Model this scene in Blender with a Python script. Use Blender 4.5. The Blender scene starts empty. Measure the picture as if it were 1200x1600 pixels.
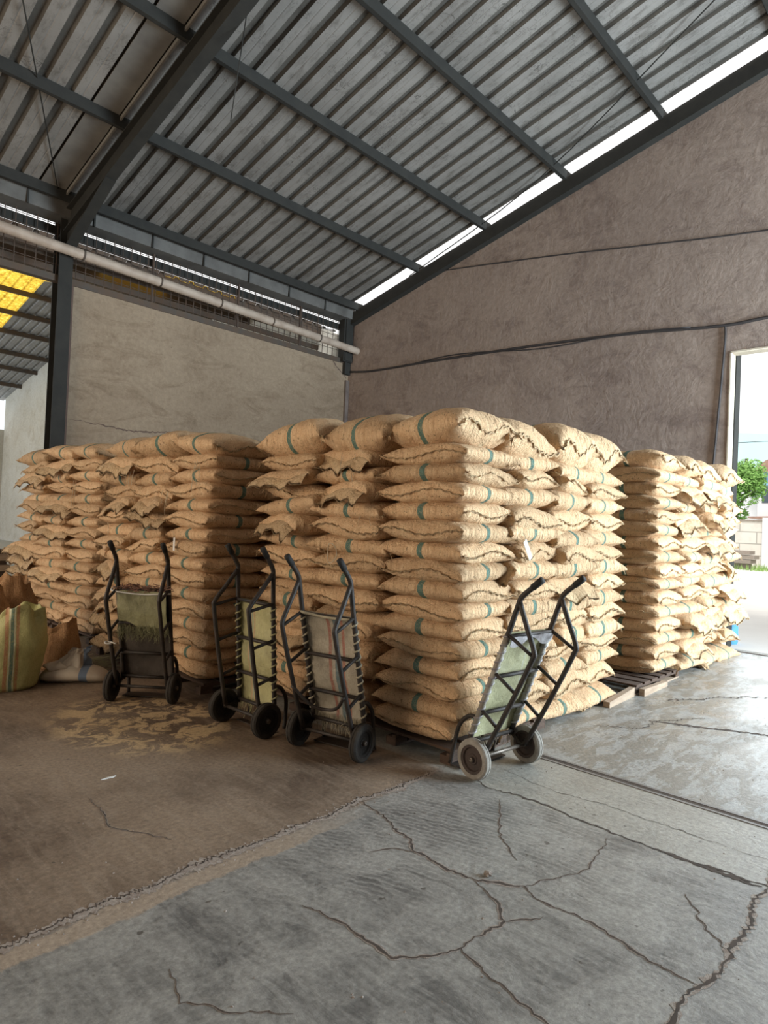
import bpy, math, random
from mathutils import Vector, Matrix, noise

# ------------------------------------------------------------------ camera, world, lights, exposure
S = bpy.context.scene
COL = S.collection
CAM_H = 1.55
F_PX = 1015.715
yaw, pit, rol = math.radians(42.906), math.radians(0.8786), math.radians(2.4727)
fw = Vector((math.cos(yaw)*math.cos(pit), math.sin(yaw)*math.cos(pit), math.sin(pit)))
rt0 = Vector((math.sin(yaw), -math.cos(yaw), 0))
up0 = rt0.cross(fw)
rt = rt0*math.cos(rol) + up0*math.sin(rol)
up = -rt0*math.sin(rol) + up0*math.cos(rol)
cd = bpy.data.cameras.new('camera')
cam = bpy.data.objects.new('camera', cd); COL.objects.link(cam)
cd.sensor_fit = 'HORIZONTAL'; cd.sensor_width = 36.0; cd.lens = 36.0*F_PX/1200.0
cd.clip_start = 0.02; cd.clip_end = 3000
cam.matrix_world = Matrix(((rt.x, up.x, -fw.x, 0), (rt.y, up.y, -fw.y, 0), (rt.z, up.z, -fw.z, CAM_H), (0, 0, 0, 1)))
S.camera = cam

W = bpy.data.worlds.new('overcast_sky'); S.world = W; W.use_nodes = True
wn = W.node_tree; wn.nodes.clear()
w_out = wn.nodes.new('ShaderNodeOutputWorld'); w_bg = wn.nodes.new('ShaderNodeBackground')
w_tc = wn.nodes.new('ShaderNodeTexCoord'); w_sep = wn.nodes.new('ShaderNodeSeparateXYZ'); w_rmp = wn.nodes.new('ShaderNodeValToRGB')
w_rmp.color_ramp.elements[0].position = 0.0; w_rmp.color_ramp.elements[0].color = (0.80, 0.92, 0.96, 1)
w_rmp.color_ramp.elements[1].position = 0.22; w_rmp.color_ramp.elements[1].color = (1, 1, 1, 1)
wn.links.new(w_tc.outputs['Generated'], w_sep.inputs[0]); wn.links.new(w_sep.outputs['Z'], w_rmp.inputs[0])
wn.links.new(w_rmp.outputs[0], w_bg.inputs['Color']); wn.links.new(w_bg.outputs[0], w_out.inputs[0])
w_bg.inputs['Strength'].default_value = 1.15


def area(name, loc, direction, sx, sy, power, color):
    l = bpy.data.lights.new(name, 'AREA'); l.shape = 'RECTANGLE'; l.size = sx; l.size_y = sy
    l.energy = power; l.color = color
    o = bpy.data.objects.new(name, l); COL.objects.link(o); o.location = loc
    o.rotation_euler = Vector(direction).to_track_quat('-Z', 'Y').to_euler()
    return o


# daylight through the wide loading door in the side wall (to the right, out of frame)
area('side_door_daylight', (8.15, -4.3, 2.6), (-0.12, 1, -0.02), 3.0, 4.6, 1600, (0.76, 0.90, 1.0))
# daylight through the door in the gable wall
area('gable_door_daylight', (9.95, 0.55, 2.1), (-1, 0.0, -0.05), 4.0, 3.9, 150, (0.85, 0.94, 1.0))
# added warm fill light behind the camera, at an unseen rear opening
area('rear_warm_fill', (-5.7, 6.4, 3.0), (1, -0.08, 0.0), 6.2, 5.0, 390, (1.0, 0.74, 0.48))
# neighbouring hall, daylight from its open end
area('neighbour_hall_daylight', (-5.0, 29.0, 3.0), (1, 0.0, 0.0), 7.0, 5.0, 650, (0.92, 0.97, 1.0))
sun = bpy.data.lights.new('hazy_sun', 'SUN'); sun.energy = 2.2; sun.angle = math.radians(12); sun.color = (1, 0.97, 0.92)
so = bpy.data.objects.new('hazy_sun', sun); COL.objects.link(so)
so.rotation_euler = Vector((0.62, 0.25, -0.95)).to_track_quat('-Z', 'Y').to_euler(); so.location = (0, 0, 30)

S.view_settings.view_transform = 'Standard'; S.view_settings.look = 'None'
S.view_settings.exposure = 0.10; S.view_settings.gamma = 1.0; S.view_settings.use_curve_mapping = False
S.cycles.max_bounces = 8; S.cycles.diffuse_bounces = 5; S.cycles.glossy_bounces = 3
S.cycles.use_denoising = True
S.cycles.sample_clamp_indirect = 6.0


# ------------------------------------------------------------------ helpers
def tag(o, label=None, cat=None, group=None, kind=None):
    if label: o['label'] = label
    if cat: o['category'] = cat
    if group: o['group'] = group
    if kind: o['kind'] = kind
    return o


def empty(name, loc=(0, 0, 0), rz=0.0):
    o = bpy.data.objects.new(name, None); COL.objects.link(o)
    o.location = loc; o.rotation_euler = (0, 0, rz); o.empty_display_size = 0.1
    return o


class MB:
    def __init__(s): s.v = []; s.f = []

    def add(s, vs, fs):
        b = len(s.v); s.v += [tuple(v) for v in vs]; s.f += [tuple(b+i for i in f) for f in fs]
        return s

    def box(s, x0, x1, y0, y1, z0, z1):
        return s.add([(x0, y0, z0), (x1, y0, z0), (x1, y1, z0), (x0, y1, z0), (x0, y0, z1), (x1, y0, z1), (x1, y1, z1), (x0, y1, z1)],
                     [(0, 3, 2, 1), (4, 5, 6, 7), (0, 1, 5, 4), (1, 2, 6, 5), (2, 3, 7, 6), (3, 0, 4, 7)])

    def prism(s, poly, axis, a, b):
        """poly: list of 2D points in the other two axes (order xyz minus axis)"""
        n = len(poly); vs = []
        for t in (a, b):
            for p in poly:
                q = list(p); q.insert(axis, t); vs.append(q)
        fs = [tuple(range(n)), tuple(range(2*n-1, n-1, -1))] + [(i, i+n, (i+1) % n+n, (i+1) % n) for i in range(n)]
        return s.add(vs, fs)

    def beam(s, p, q, w, h, upv=(0, 0, 1)):
        p = Vector(p); q = Vector(q); d = (q-p).normalized(); u = Vector(upv)
        sd = d.cross(u).normalized()*w/2; u2 = sd.cross(d).normalized()*h/2
        vs = [p-sd-u2, p+sd-u2, p+sd+u2, p-sd+u2, q-sd-u2, q+sd-u2, q+sd+u2, q-sd+u2]
        return s.add(vs, [(0, 1, 2, 3), (7, 6, 5, 4), (0, 4, 5, 1), (1, 5, 6, 2), (2, 6, 7, 3), (3, 7, 4, 0)])

    def tube(s, pts, r, n=10, smooth=0, taper=None):
        pts = [Vector(p) for p in pts]
        if smooth and len(pts) > 2:
            P = [pts[0]*2-pts[1]] + pts + [pts[-1]*2-pts[-2]]; out = []
            for i in range(1, len(P)-2):
                for k in range(smooth):
                    t = k/smooth
                    out.append(0.5*((2*P[i]) + (-P[i-1]+P[i+1])*t + (2*P[i-1]-5*P[i]+4*P[i+1]-P[i+2])*t*t + (-P[i-1]+3*P[i]-3*P[i+1]+P[i+2])*t**3))
            out.append(pts[-1]); pts = out
        m = len(pts); rr = r if isinstance(r, (list, tuple)) else [r]*m
        if len(rr) != m: rr = [rr[0]+(rr[-1]-rr[0])*i/(m-1) for i in range(m)]
        T = [(pts[min(i+1, m-1)]-pts[max(i-1, 0)]).normalized() for i in range(m)]
        ref = Vector((0, 0, 1)) if abs(T[0].z) < 0.9 else Vector((1, 0, 0))
        nrm = T[0].cross(ref).normalized(); vs = []
        for i in range(m):
            nrm = (nrm - T[i]*nrm.dot(T[i])).normalized(); bn = T[i].cross(nrm)
            for k in range(n):
                a = 2*math.pi*k/n; vs.append(pts[i]+(nrm*math.cos(a)+bn*math.sin(a))*rr[i])
        fs = []
        for i in range(m-1):
            for k in range(n):
                fs.append((i*n+k, i*n+(k+1) % n, (i+1)*n+(k+1) % n, (i+1)*n+k))
        fs.append(tuple(range(n-1, -1, -1))); fs.append(tuple((m-1)*n+k for k in range(n)))
        return s.add(vs, fs)

    def lathe(s, prof, n=32, axis='z', o=(0, 0, 0)):
        """closed profile of (radius, height)"""
        m = len(prof); vs = []
        for k in range(n):
            a = 2*math.pi*k/n
            for r, h in prof:
                c = (r*math.cos(a), r*math.sin(a), h)
                if axis == 'y': c = (c[0], h, c[1])
                if axis == 'x': c = (h, c[0], c[1])
                vs.append((c[0]+o[0], c[1]+o[1], c[2]+o[2]))
        fs = [(k*m+i, ((k+1) % n)*m+i, ((k+1) % n)*m+(i+1) % m, k*m+(i+1) % m) for k in range(n) for i in range(m)]
        return s.add(vs, fs)

    def grid(s, fn, nu, nv, wrap_v=False):
        vs = [fn(i/(nu-1), j/(nv if wrap_v else nv-1)) for i in range(nu) for j in range(nv)]
        fs = []
        for i in range(nu-1):
            for j in range(nv if wrap_v else nv-1):
                k = (j+1) % nv
                fs.append((i*nv+j, (i+1)*nv+j, (i+1)*nv+k, i*nv+k))
        return s.add(vs, fs)

    def mesh(s, name, mat, smooth=False):
        me = bpy.data.meshes.new(name); me.from_pydata(s.v, [], s.f); me.validate()
        if mat: me.materials.append(mat)
        if smooth: me.polygons.foreach_set('use_smooth', [True]*len(me.polygons))
        me.update(); return me

    def build(s, name, mat, parent=None, smooth=False, loc=None):
        o = bpy.data.objects.new(name, s.mesh(name, mat, smooth)); COL.objects.link(o)
        if parent: o.parent = parent
        if loc: o.location = loc
        return o


def autosmooth(o, ang=40):
    me = o.data
    me.polygons.foreach_set('use_smooth', [True]*len(me.polygons))
    try: me.set_sharp_from_angle(angle=math.radians(ang))
    except Exception: pass
    return o


def struct(name, mb, mat, smooth=False):
    o = mb.build(name, mat, None, smooth); o['kind'] = 'structure'; return o


def copy_tree(o, parent=None):
    c = o.copy(); COL.objects.link(c)
    if parent: c.parent = parent
    for ch in list(o.children): copy_tree(ch, c)
    return c


# ------------------------------------------------------------------ materials
class NT:
    def __init__(s, name):
        s.m = bpy.data.materials.new(name); s.m.use_nodes = True; s.t = s.m.node_tree
        s.b = s.t.nodes['Principled BSDF']; s.out = s.t.nodes['Material Output']

    def n(s, typ, **kw):
        nd = s.t.nodes.new(typ)
        for k, v in kw.items(): setattr(nd, k, v)
        return nd

    def l(s, a, b): s.t.links.new(a, b)

    def coord(s, which='Object', scale=(1, 1, 1), rot=(0, 0, 0)):
        tc = s.n('ShaderNodeTexCoord'); mp = s.n('ShaderNodeMapping')
        mp.inputs['Scale'].default_value = scale; mp.inputs['Rotation'].default_value = rot
        s.l(tc.outputs[which], mp.inputs[0]); return mp.outputs[0]

    def world(s, scale=(1, 1, 1), rot=(0, 0, 0)):
        g = s.n('ShaderNodeNewGeometry'); mp = s.n('ShaderNodeMapping')
        mp.inputs['Scale'].default_value = scale; mp.inputs['Rotation'].default_value = rot
        s.l(g.outputs['Position'], mp.inputs[0]); return mp.outputs[0]

    def noise(s, vec, scale, detail=4, rough=0.55, dist=0.0):
        nd = s.n('ShaderNodeTexNoise'); nd.inputs['Scale'].default_value = scale; nd.inputs['Detail'].default_value = detail
        nd.inputs['Roughness'].default_value = rough; nd.inputs['Distortion'].default_value = dist
        s.l(vec, nd.inputs['Vector']); return nd.outputs['Fac']

    def ramp(s, fac, stops):
        r = s.n('ShaderNodeValToRGB'); e = r.color_ramp.elements
        while len(e) < len(stops): e.new(0.5)
        for i, (p, c) in enumerate(stops):
            e[i].position = p; e[i].color = (*c, 1) if not isinstance(c, (int, float)) else (c, c, c, 1)
        s.l(fac, r.inputs[0]); return r.outputs[0]

    def mix(s, fac, a, b, mode='MIX'):
        m = s.n('ShaderNodeMix', data_type='RGBA', blend_type=mode)
        for v, i in ((fac, 0), (a, 6), (b, 7)):
            if isinstance(v, (int, float)): m.inputs[i].default_value = v
            elif isinstance(v, tuple): m.inputs[i].default_value = (*v, 1)
            else: s.l(v, m.inputs[i])
        return m.outputs[2]

    def math(s, op, a, b=0.0, c=None):
        m = s.n('ShaderNodeMath', operation=op)
        for i, v in enumerate((a, b) if c is None else (a, b, c)):
            if isinstance(v, (int, float)): m.inputs[i].default_value = v
            else: s.l(v, m.inputs[i])
        return m.outputs[0]

    def sep(s, vec):
        x = s.n('ShaderNodeSeparateXYZ'); s.l(vec, x.inputs[0]); return x.outputs

    def smooth(s, v, lo, hi):
        m = s.n('ShaderNodeMapRange', interpolation_type='SMOOTHSTEP')
        s.l(v, m.inputs[0]); m.inputs[1].default_value = lo; m.inputs[2].default_value = hi; return m.outputs[0]

    def bump(s, h, strength=0.3, dist=0.01):
        b = s.n('ShaderNodeBump'); b.inputs['Strength'].default_value = strength; b.inputs['Distance'].default_value = dist
        s.l(h, b.inputs['Height']); s.l(b.outputs[0], s.b.inputs['Normal'])

    def col(s, c):
        if isinstance(c, tuple): s.b.inputs['Base Color'].default_value = (*c, 1)
        else: s.l(c, s.b.inputs['Base Color'])
        return s

    def rough(s, r):
        if isinstance(r, (int, float)): s.b.inputs['Roughness'].default_value = r
        else: s.l(r, s.b.inputs['Roughness'])
        return s


def simple(name, c, c2=None, rough=0.7, scale=8, metal=0.0, bump=0.0, stretch=(1, 1, 1), bscale=None, world=False):
    t = NT(name); v = t.world(stretch) if world else t.coord('Object', stretch)
    f = t.noise(v, scale, 5, 0.6)
    t.col(t.mix(t.ramp(f, [(0.3, 0.0), (0.7, 1.0)]), c, c2 or tuple(x*0.7 for x in c))); t.rough(rough)
    t.b.inputs['Metallic'].default_value = metal
    if bump: t.bump(t.noise(v, bscale or scale*4, 5, 0.65), bump, 0.01)
    return t.m


def jute(name, base, dark, stripe=(0.045, 0.15, 0.115), has_stripe=True):
    t = NT(name); tc = t.n('ShaderNodeTexCoord'); v = tc.outputs['Object']
    oi = t.n('ShaderNodeObjectInfo')
    f = t.noise(v, 9, 5, 0.6); c = t.mix(t.ramp(f, [(0.32, 0.0), (0.7, 1.0)]), base, dark)
    fine = t.noise(v, 190, 3, 0.7)
    c = t.mix(0.55, c, t.ramp(fine, [(0.3, 0.32), (0.55, 0.72), (0.8, 0.92)]), 'OVERLAY')
    speck = t.ramp(t.noise(v, 75, 2, 0.5), [(0.64, 0.0), (0.70, 1.0)])
    c = t.mix(t.math('MULTIPLY', speck, 0.7), c, (0.16, 0.09, 0.045))
    rnd = t.math('MULTIPLY_ADD', oi.outputs['Random'], 0.26, 0.93)
    hs = t.n('ShaderNodeHueSaturation'); t.l(c, hs.inputs['Color']); t.l(rnd, hs.inputs['Value']); c = hs.outputs[0]
    if has_stripe:
        xyz = t.sep(v); wob = t.math('MULTIPLY_ADD', t.noise(v, 5, 2, 0.5), 0.03, -0.015)
        x = t.math('ABSOLUTE', t.math('ADD', xyz[0], wob))
        m = t.math('SUBTRACT', 1.0, t.smooth(x, 0.021, 0.026))
        m = t.math('MULTIPLY', m, t.ramp(t.noise(v, 140, 2, 0.5), [(0.3, 0.55), (0.5, 0.92)]))
        c = t.mix(m, c, stripe)
    t.col(c); t.rough(0.95)
    w1 = t.n('ShaderNodeTexWave', wave_type='BANDS', bands_direction='X'); w1.inputs['Scale'].default_value = 75
    w1.inputs['Distortion'].default_value = 1.5; t.l(v, w1.inputs['Vector'])
    w2 = t.n('ShaderNodeTexWave', wave_type='BANDS', bands_direction='Y'); w2.inputs['Scale'].default_value = 75
    w2.inputs['Distortion'].default_value = 1.5; t.l(v, w2.inputs['Vector'])
    wr = t.noise(t.coord('Object', (1, 1, 0.12)), 42, 4, 0.6, 0.3)
    wr2 = t.noise(t.coord('Object', (1, 0.35, 0.3)), 22, 3, 0.55, 0.6)
    wr = t.math('ADD', t.math('MULTIPLY', wr, 2.0), t.math('MULTIPLY', wr2, 1.8))
    h = t.math('ADD', t.math('ADD', wr, t.math('MULTIPLY', t.math('ADD', w1.outputs['Fac'], w2.outputs['Fac']), 0.10)),
               t.math('ADD', t.math('MULTIPLY', fine, 0.35), t.math('MULTIPLY', t.noise(v, 28, 4, 0.6), 1.4)))
    t.bump(h, 0.9, 0.017)
    t.b.inputs['Specular IOR Level'].default_value = 0.15
    return t.m


M = {}
M['jute'] = jute('jute_weave', (0.70, 0.465, 0.285), (0.56, 0.35, 0.20), (0.075, 0.21, 0.185))
M['jute_plain'] = jute('jute_plain', (0.50, 0.31, 0.17), (0.36, 0.21, 0.11), has_stripe=False)
M['hem'] = jute('jute_hem', (0.66, 0.47, 0.29), (0.50, 0.34, 0.2))
M['steel'] = simple('dark_painted_steel', (0.027, 0.026, 0.022), (0.017, 0.017, 0.015), 0.8, 6, 0.0, 0.15, world=True)
M['steel_rust'] = simple('rusty_dark_steel', (0.07, 0.06, 0.05), (0.10, 0.06, 0.035), 0.7, 5, 0.0, 0.2, world=True)
M['cart_steel'] = simple('worn_black_steel', (0.011, 0.010, 0.009), (0.04, 0.028, 0.021), 0.6, 18, 0.0, 0.2)
M['cart_worn'] = simple('bare_worn_steel', (0.20, 0.17, 0.14), (0.07, 0.055, 0.045), 0.4, 22, 0.5, 0.2)
M['grip'] = simple('black_rubber_grip', (0.010, 0.010, 0.010), (0.016, 0.015, 0.014), 0.8, 30)
M['tyre'] = simple('dusty_black_tyre', (0.018, 0.016, 0.015), (0.05, 0.043, 0.034), 0.9, 14, 0, 0.5, bscale=60)
M['tyre_dusty'] = simple('pale_dusted_tyre', (0.36, 0.34, 0.30), (0.20, 0.18, 0.155), 0.95, 14, 0, 0.6, bscale=60)
M['hub'] = simple('dark_brown_hub', (0.06, 0.038, 0.03), (0.035, 0.025, 0.02), 0.7, 20, 0, 0.3)
M['hub_dark'] = simple('black_hub', (0.010, 0.009, 0.008), (0.022, 0.018, 0.014), 0.9, 20, 0, 0.3)
M['pallet'] = simple('dark_pallet_wood', (0.10, 0.062, 0.042), (0.05, 0.032, 0.024), 0.9, 5, 0, 0.5, (1, 1, 4), 30)
M['pallet_pale'] = simple('pale_pallet_wood', (0.42, 0.32, 0.23), (0.28, 0.20, 0.14), 0.9, 5, 0, 0.5, (1, 1, 4), 30)
M['pipe'] = simple('dusty_white_pipe', (0.52, 0.43, 0.35), (0.34, 0.26, 0.20), 0.6, 4, world=True)
M['cable'] = simple('black_cable', (0.03, 0.026, 0.028), (0.05, 0.045, 0.045), 0.7, 5)
M['string'] = simple('pale_string', (0.62, 0.55, 0.42), (0.5, 0.42, 0.3), 0.9, 40)
M['white'] = simple('white_paper', (0.8, 0.8, 0.78), (0.65, 0.64, 0.6), 0.8, 10)
M['straw'] = simple('dull_green_straw', (0.28, 0.29, 0.16), (0.36, 0.32, 0.20), 0.9, 20)
M['frame_cream'] = simple('cream_plaster_reveal', (0.62, 0.56, 0.45), (0.45, 0.39, 0.31), 0.9, 3, 0, 0.3, world=True)
M['concrete_out'] = simple('yard_concrete', (0.72, 0.70, 0.66), (0.6, 0.58, 0.54), 0.9, 0.5, world=True)
M['leaf'] = simple('leaf_green', (0.16, 0.36, 0.07), (0.30, 0.50, 0.14), 0.8, 1.2, world=True)
M['grass'] = simple('grass_green', (0.24, 0.42, 0.10), (0.36, 0.50, 0.18), 0.9, 2, world=True)
M['bark'] = simple('bark', (0.16, 0.11, 0.07), (0.10, 0.07, 0.05), 0.9, 6)
M['mountain'] = simple('distant_hill', (0.55, 0.76, 0.78), (0.64, 0.84, 0.84), 1.0, 0.01, world=True)  # distance haze is put into this pale hill colour
M['housewall'] = simple('white_house_wall', (0.85, 0.85, 0.85), (0.75, 0.76, 0.78), 0.9, 0.6, world=True)
M['houseblue'] = simple('light_blue_house_wall', (0.30, 0.55, 0.72), (0.25, 0.48, 0.64), 0.8, 0.6, world=True)
M['roof_tile'] = simple('brown_roof_tiles', (0.42, 0.26, 0.20), (0.30, 0.18, 0.14), 0.9, 3, world=True)
M['glass_dark'] = simple('dark_window_glass', (0.10, 0.13, 0.16), (0.07, 0.09, 0.12), 0.15, 2)
M['blue'] = simple('blue_plastic', (0.10, 0.34, 0.62), (0.08, 0.28, 0.55), 0.5, 3)
M['mesh_wire'] = simple('rusty_wire_mesh', (0.05, 0.04, 0.035), (0.09, 0.055, 0.035), 0.8, 5, world=True)


def roof_mat(name, a, b, c):
    t = NT(name); v = t.world(); f = t.noise(v, 1.1, 5, 0.6); f2 = t.noise(t.world((1, 0.25, 1)), 9, 5, 0.7)
    cc = t.mix(t.ramp(f, [(0.35, 0.0), (0.65, 1.0)]), a, b)
    cc = t.mix(t.ramp(f2, [(0.52, 0.0), (0.72, 0.75)]), cc, c)
    sq = t.ramp(t.noise(v, 3.2, 3, 0.6, 3.0), [(0.485, 0.0), (0.5, 0.75), (0.515, 0.0)])
    sq = t.math('MULTIPLY', sq, t.ramp(t.noise(v, 2.0, 4, 0.6), [(0.5, 0.0), (0.58, 1.0)])); cc = t.mix(sq, cc, (0.03, 0.026, 0.022))
    sp = t.ramp(t.noise(v, 26, 6, 0.75, 1.2), [(0.60, 0.0), (0.68, 0.7)])
    cc = t.mix(sp, cc, (0.05, 0.045, 0.04)); t.col(cc); t.rough(0.6); t.b.inputs['Metallic'].default_value = 0.15
    return t.m


M['roof'] = roof_mat('dirty_zinc_sheet', (0.29, 0.275, 0.255), (0.205, 0.195, 0.18), (0.10, 0.088, 0.075))
M['roof_rib'] = roof_mat('dirty_shaded_zinc_rib', (0.125, 0.115, 0.10), (0.09, 0.083, 0.073), (0.05, 0.043, 0.037))  # darker than the pans: rib dirt plus recess shade put into the colour
M['roof_n'] = roof_mat('grey_sheet', (0.34, 0.34, 0.34), (0.27, 0.27, 0.27), (0.2, 0.17, 0.15))

t = NT('yellow_translucent_sheet'); v = t.world(); w = t.noise(v, 7, 5, 0.7)
c = t.ramp(w, [(0.35, (0.50, 0.27, 0.03)), (0.55, (0.9, 0.62, 0.08)), (0.7, (1.0, 0.85, 0.25))])
tr = t.n('ShaderNodeBsdfTranslucent'); t.l(c, tr.inputs[0]); df = t.n('ShaderNodeBsdfDiffuse'); t.l(c, df.inputs[0])
mx = t.n('ShaderNodeMixShader'); mx.inputs[0].default_value = 0.2; t.l(tr.outputs[0], mx.inputs[1]); t.l(df.outputs[0], mx.inputs[2])
t.l(mx.outputs[0], t.out.inputs[0]); M['yellow'] = t.m


def plaster(name, a, b, stain, amt, streak=(1, 1, 1)):
    t = NT(name); v = t.world()
    f = t.noise(v, 0.55, 5, 0.6, 0.4); c = t.mix(t.ramp(f, [(0.35, 0.0), (0.68, 1.0)]), a, b)
    f2 = t.noise(t.world(streak), 1.7, 8, 0.72, 1.0); c = t.mix(t.ramp(f2, [(0.50, 0.0), (0.72, amt)]), c, stain)
    f3 = t.noise(v, 14, 6, 0.7); c = t.mix(0.28, c, t.ramp(f3, [(0.3, 0.25), (0.7, 0.78)]), 'OVERLAY')
    sq = t.ramp(t.noise(v, 1.6, 4, 0.6, 2.5), [(0.49, 0.0), (0.5, 0.35), (0.51, 0.0)])
    c = t.mix(t.math('MULTIPLY', sq, t.ramp(f2, [(0.45, 0.0), (0.6, 1.0)])), c, stain)
    sp = t.ramp(t.noise(v, 11, 2, 0.5), [(0.765, 0.0), (0.785, 0.8)]); c = t.mix(sp, c, (0.09, 0.06, 0.05))
    t.col(c); t.rough(0.95); t.b.inputs['Specular IOR Level'].default_value = 0.1
    t.bump(t.math('ADD', t.noise(v, 3.0, 8, 0.65, 0.5), t.math('MULTIPLY', f3, 0.3)), 0.5, 0.05)
    return t.m


M['gable'] = plaster('stained_gable_plaster', (0.35, 0.285, 0.245), (0.28, 0.225, 0.195), (0.15, 0.11, 0.10), 0.7, (1, 0.8, 1.3))
M['leftwall'] = plaster('tan_plaster', (0.335, 0.26, 0.185), (0.27, 0.205, 0.145), (0.15, 0.10, 0.065), 0.7, (0.7, 1, 1.6))
M['nwall'] = plaster('white_plaster', (0.56, 0.54, 0.49), (0.48, 0.45, 0.39), (0.34, 0.28, 0.2), 0.5)
M['mortar'] = simple('dark_mortar_edge', (0.10, 0.07, 0.055), (0.16, 0.10, 0.08), 0.95, 6, 0, 0.8, world=True)

# floor: brown slab and grey slabs, trowel marks, damp patches
t = NT('old_concrete_floor'); P = t.world(); xyz = t.sep(P)
big = t.noise(P, 0.8, 6, 0.6, 0.3); med = t.noise(P, 3.2, 8, 0.7, 0.6); fin = t.noise(P, 40, 6, 0.75)
rot1 = t.world((6, 1.2, 1), (0, 0, 0.5)); tro = t.noise(rot1, 2.3, 6, 0.65, 1.2)
grey = t.mix(t.ramp(med, [(0.40, 0.0), (0.60, 1.0)]), (0.125, 0.122, 0.115), (0.29, 0.28, 0.255))
grey = t.mix(t.ramp(tro, [(0.40, 0.0), (0.62, 0.6)]), grey, (0.33, 0.32, 0.295))
ring = t.n('ShaderNodeTexWave', wave_type='RINGS', rings_direction='Z'); ring.inputs['Scale'].default_value = 9; ring.inputs['Distortion'].default_value = 5
ring.inputs['Detail'].default_value = 4; ring.inputs['Detail Scale'].default_value = 1.5
rmp_ = t.n('ShaderNodeMapping'); rmp_.inputs['Location'].default_value = (-0.3, -1.2, 0); t.l(P, rmp_.inputs[0]); t.l(rmp_.outputs[0], ring.inputs['Vector'])
grey = t.mix(t.math('MULTIPLY', t.ramp(ring.outputs['Fac'], [(0.6, 0.0), (0.95, 0.5)]), t.ramp(big, [(0.42, 0.0), (0.55, 1.0)])), grey, (0.36, 0.35, 0.32))
brown = t.mix(t.ramp(big, [(0.40, 0.0), (0.60, 1.0)]), (0.11, 0.073, 0.048), (0.27, 0.20, 0.14))
brown = t.mix(t.ramp(tro, [(0.45, 0.0), (0.66, 0.5)]), brown, (0.30, 0.235, 0.175))
edge = t.math('ADD', xyz[1], t.math('MULTIPLY_ADD', med, 0.16, -0.08))
isb = t.smooth(edge, 2.46, 2.52)
left = t.math('SUBTRACT', 1.0, t.smooth(xyz[0], 3.30, 3.45)); isb = t.math('MULTIPLY', isb, left)
c = t.mix(isb, grey, brown)
# far grey bay beyond the channel is paler and flaked
bay = t.smooth(xyz[0], 4.03, 4.09); flake = t.noise(t.world((1.1, 3.0, 1)), 3.0, 8, 0.72, 0.4)
pale = t.mix(t.ramp(flake, [(0.46, 0.0), (0.52, 1.0)]), (0.30, 0.305, 0.295), (0.21, 0.20, 0.175))
c = t.mix(bay, c, pale)
strip = t.math('MULTIPLY', t.smooth(xyz[0], 3.31, 3.34), t.math('SUBTRACT', 1.0, bay))
c = t.mix(t.math('MULTIPLY', strip, 0.55), c, (0.36, 0.345, 0.30))
# sandy band along the brown slab's edge
sand = t.math('MULTIPLY', t.math('SUBTRACT', 1.0, t.smooth(t.math('ABSOLUTE', t.math('SUBTRACT', edge, 2.43)), 0.045, 0.065)),
              t.math('SUBTRACT', 1.0, t.smooth(xyz[0], 1.9, 2.7)))
c = t.mix(t.math('MULTIPLY', sand, 0.9), c, (0.36, 0.285, 0.215))
# spilled pale mud by the handcarts
dx = t.math('SUBTRACT', xyz[0], 2.35); dy = t.math('SUBTRACT', xyz[1], 4.55)
rr = t.math('SQRT', t.math('ADD', t.math('MULTIPLY', t.math('MULTIPLY', dx, dx), 1.6), t.math('MULTIPLY', t.math('MULTIPLY', dy, dy), 0.9)))
sp = t.math('MULTIPLY', t.math('SUBTRACT', 1.0, t.smooth(rr, 0.55, 0.85)), t.ramp(t.noise(P, 5.5, 8, 0.7, 0.8), [(0.49, 0.0), (0.53, 1.0)]))
c = t.mix(t.math('MULTIPLY', sp, 0.85), c, (0.60, 0.44, 0.25))
c = t.mix(0.6, c, t.ramp(fin, [(0.3, 0.2), (0.7, 0.8)]), 'OVERLAY')
pit = t.ramp(t.noise(P, 17, 2, 0.5), [(0.72, 0.0), (0.75, 0.75)]); c = t.mix(pit, c, (0.06, 0.05, 0.04))
t.col(c)
damp = t.ramp(t.noise(t.world((1, 1.8, 1)), 1.3, 6, 0.6, 0.5), [(0.42, 0.0), (0.56, 1.0)])
wet = t.math('MULTIPLY', damp, t.math('MULTIPLY', t.smooth(xyz[0], 3.6, 6.5), t.math('SUBTRACT', 1.0, t.smooth(xyz[1], 2.6, 3.0))))
ro = t.math('SUBTRACT', t.math('MULTIPLY_ADD', med, 0.25, t.math('MULTIPLY_ADD', isb, 0.22, 0.36)), t.math('MULTIPLY', wet, 0.22)); t.rough(ro)
t.b.inputs['Specular IOR Level'].default_value = 0.55
t.bump(t.math('ADD', t.math('MULTIPLY', med, 1.0), t.math('ADD', t.math('MULTIPLY', fin, 0.25), t.math('MULTIPLY', t.math('MULTIPLY', flake, bay), 0.8))), 0.32, 0.02)
M['floor'] = t.m
M['crack'] = simple('dirt_filled_crack', (0.045, 0.035, 0.028), (0.09, 0.065, 0.05), 1.0, 20, world=True)
M['crumb'] = simple('crumbled_concrete_edge', (0.42, 0.37, 0.32), (0.22, 0.17, 0.14), 1.0, 30, 0, 0.6, world=True)

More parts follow.
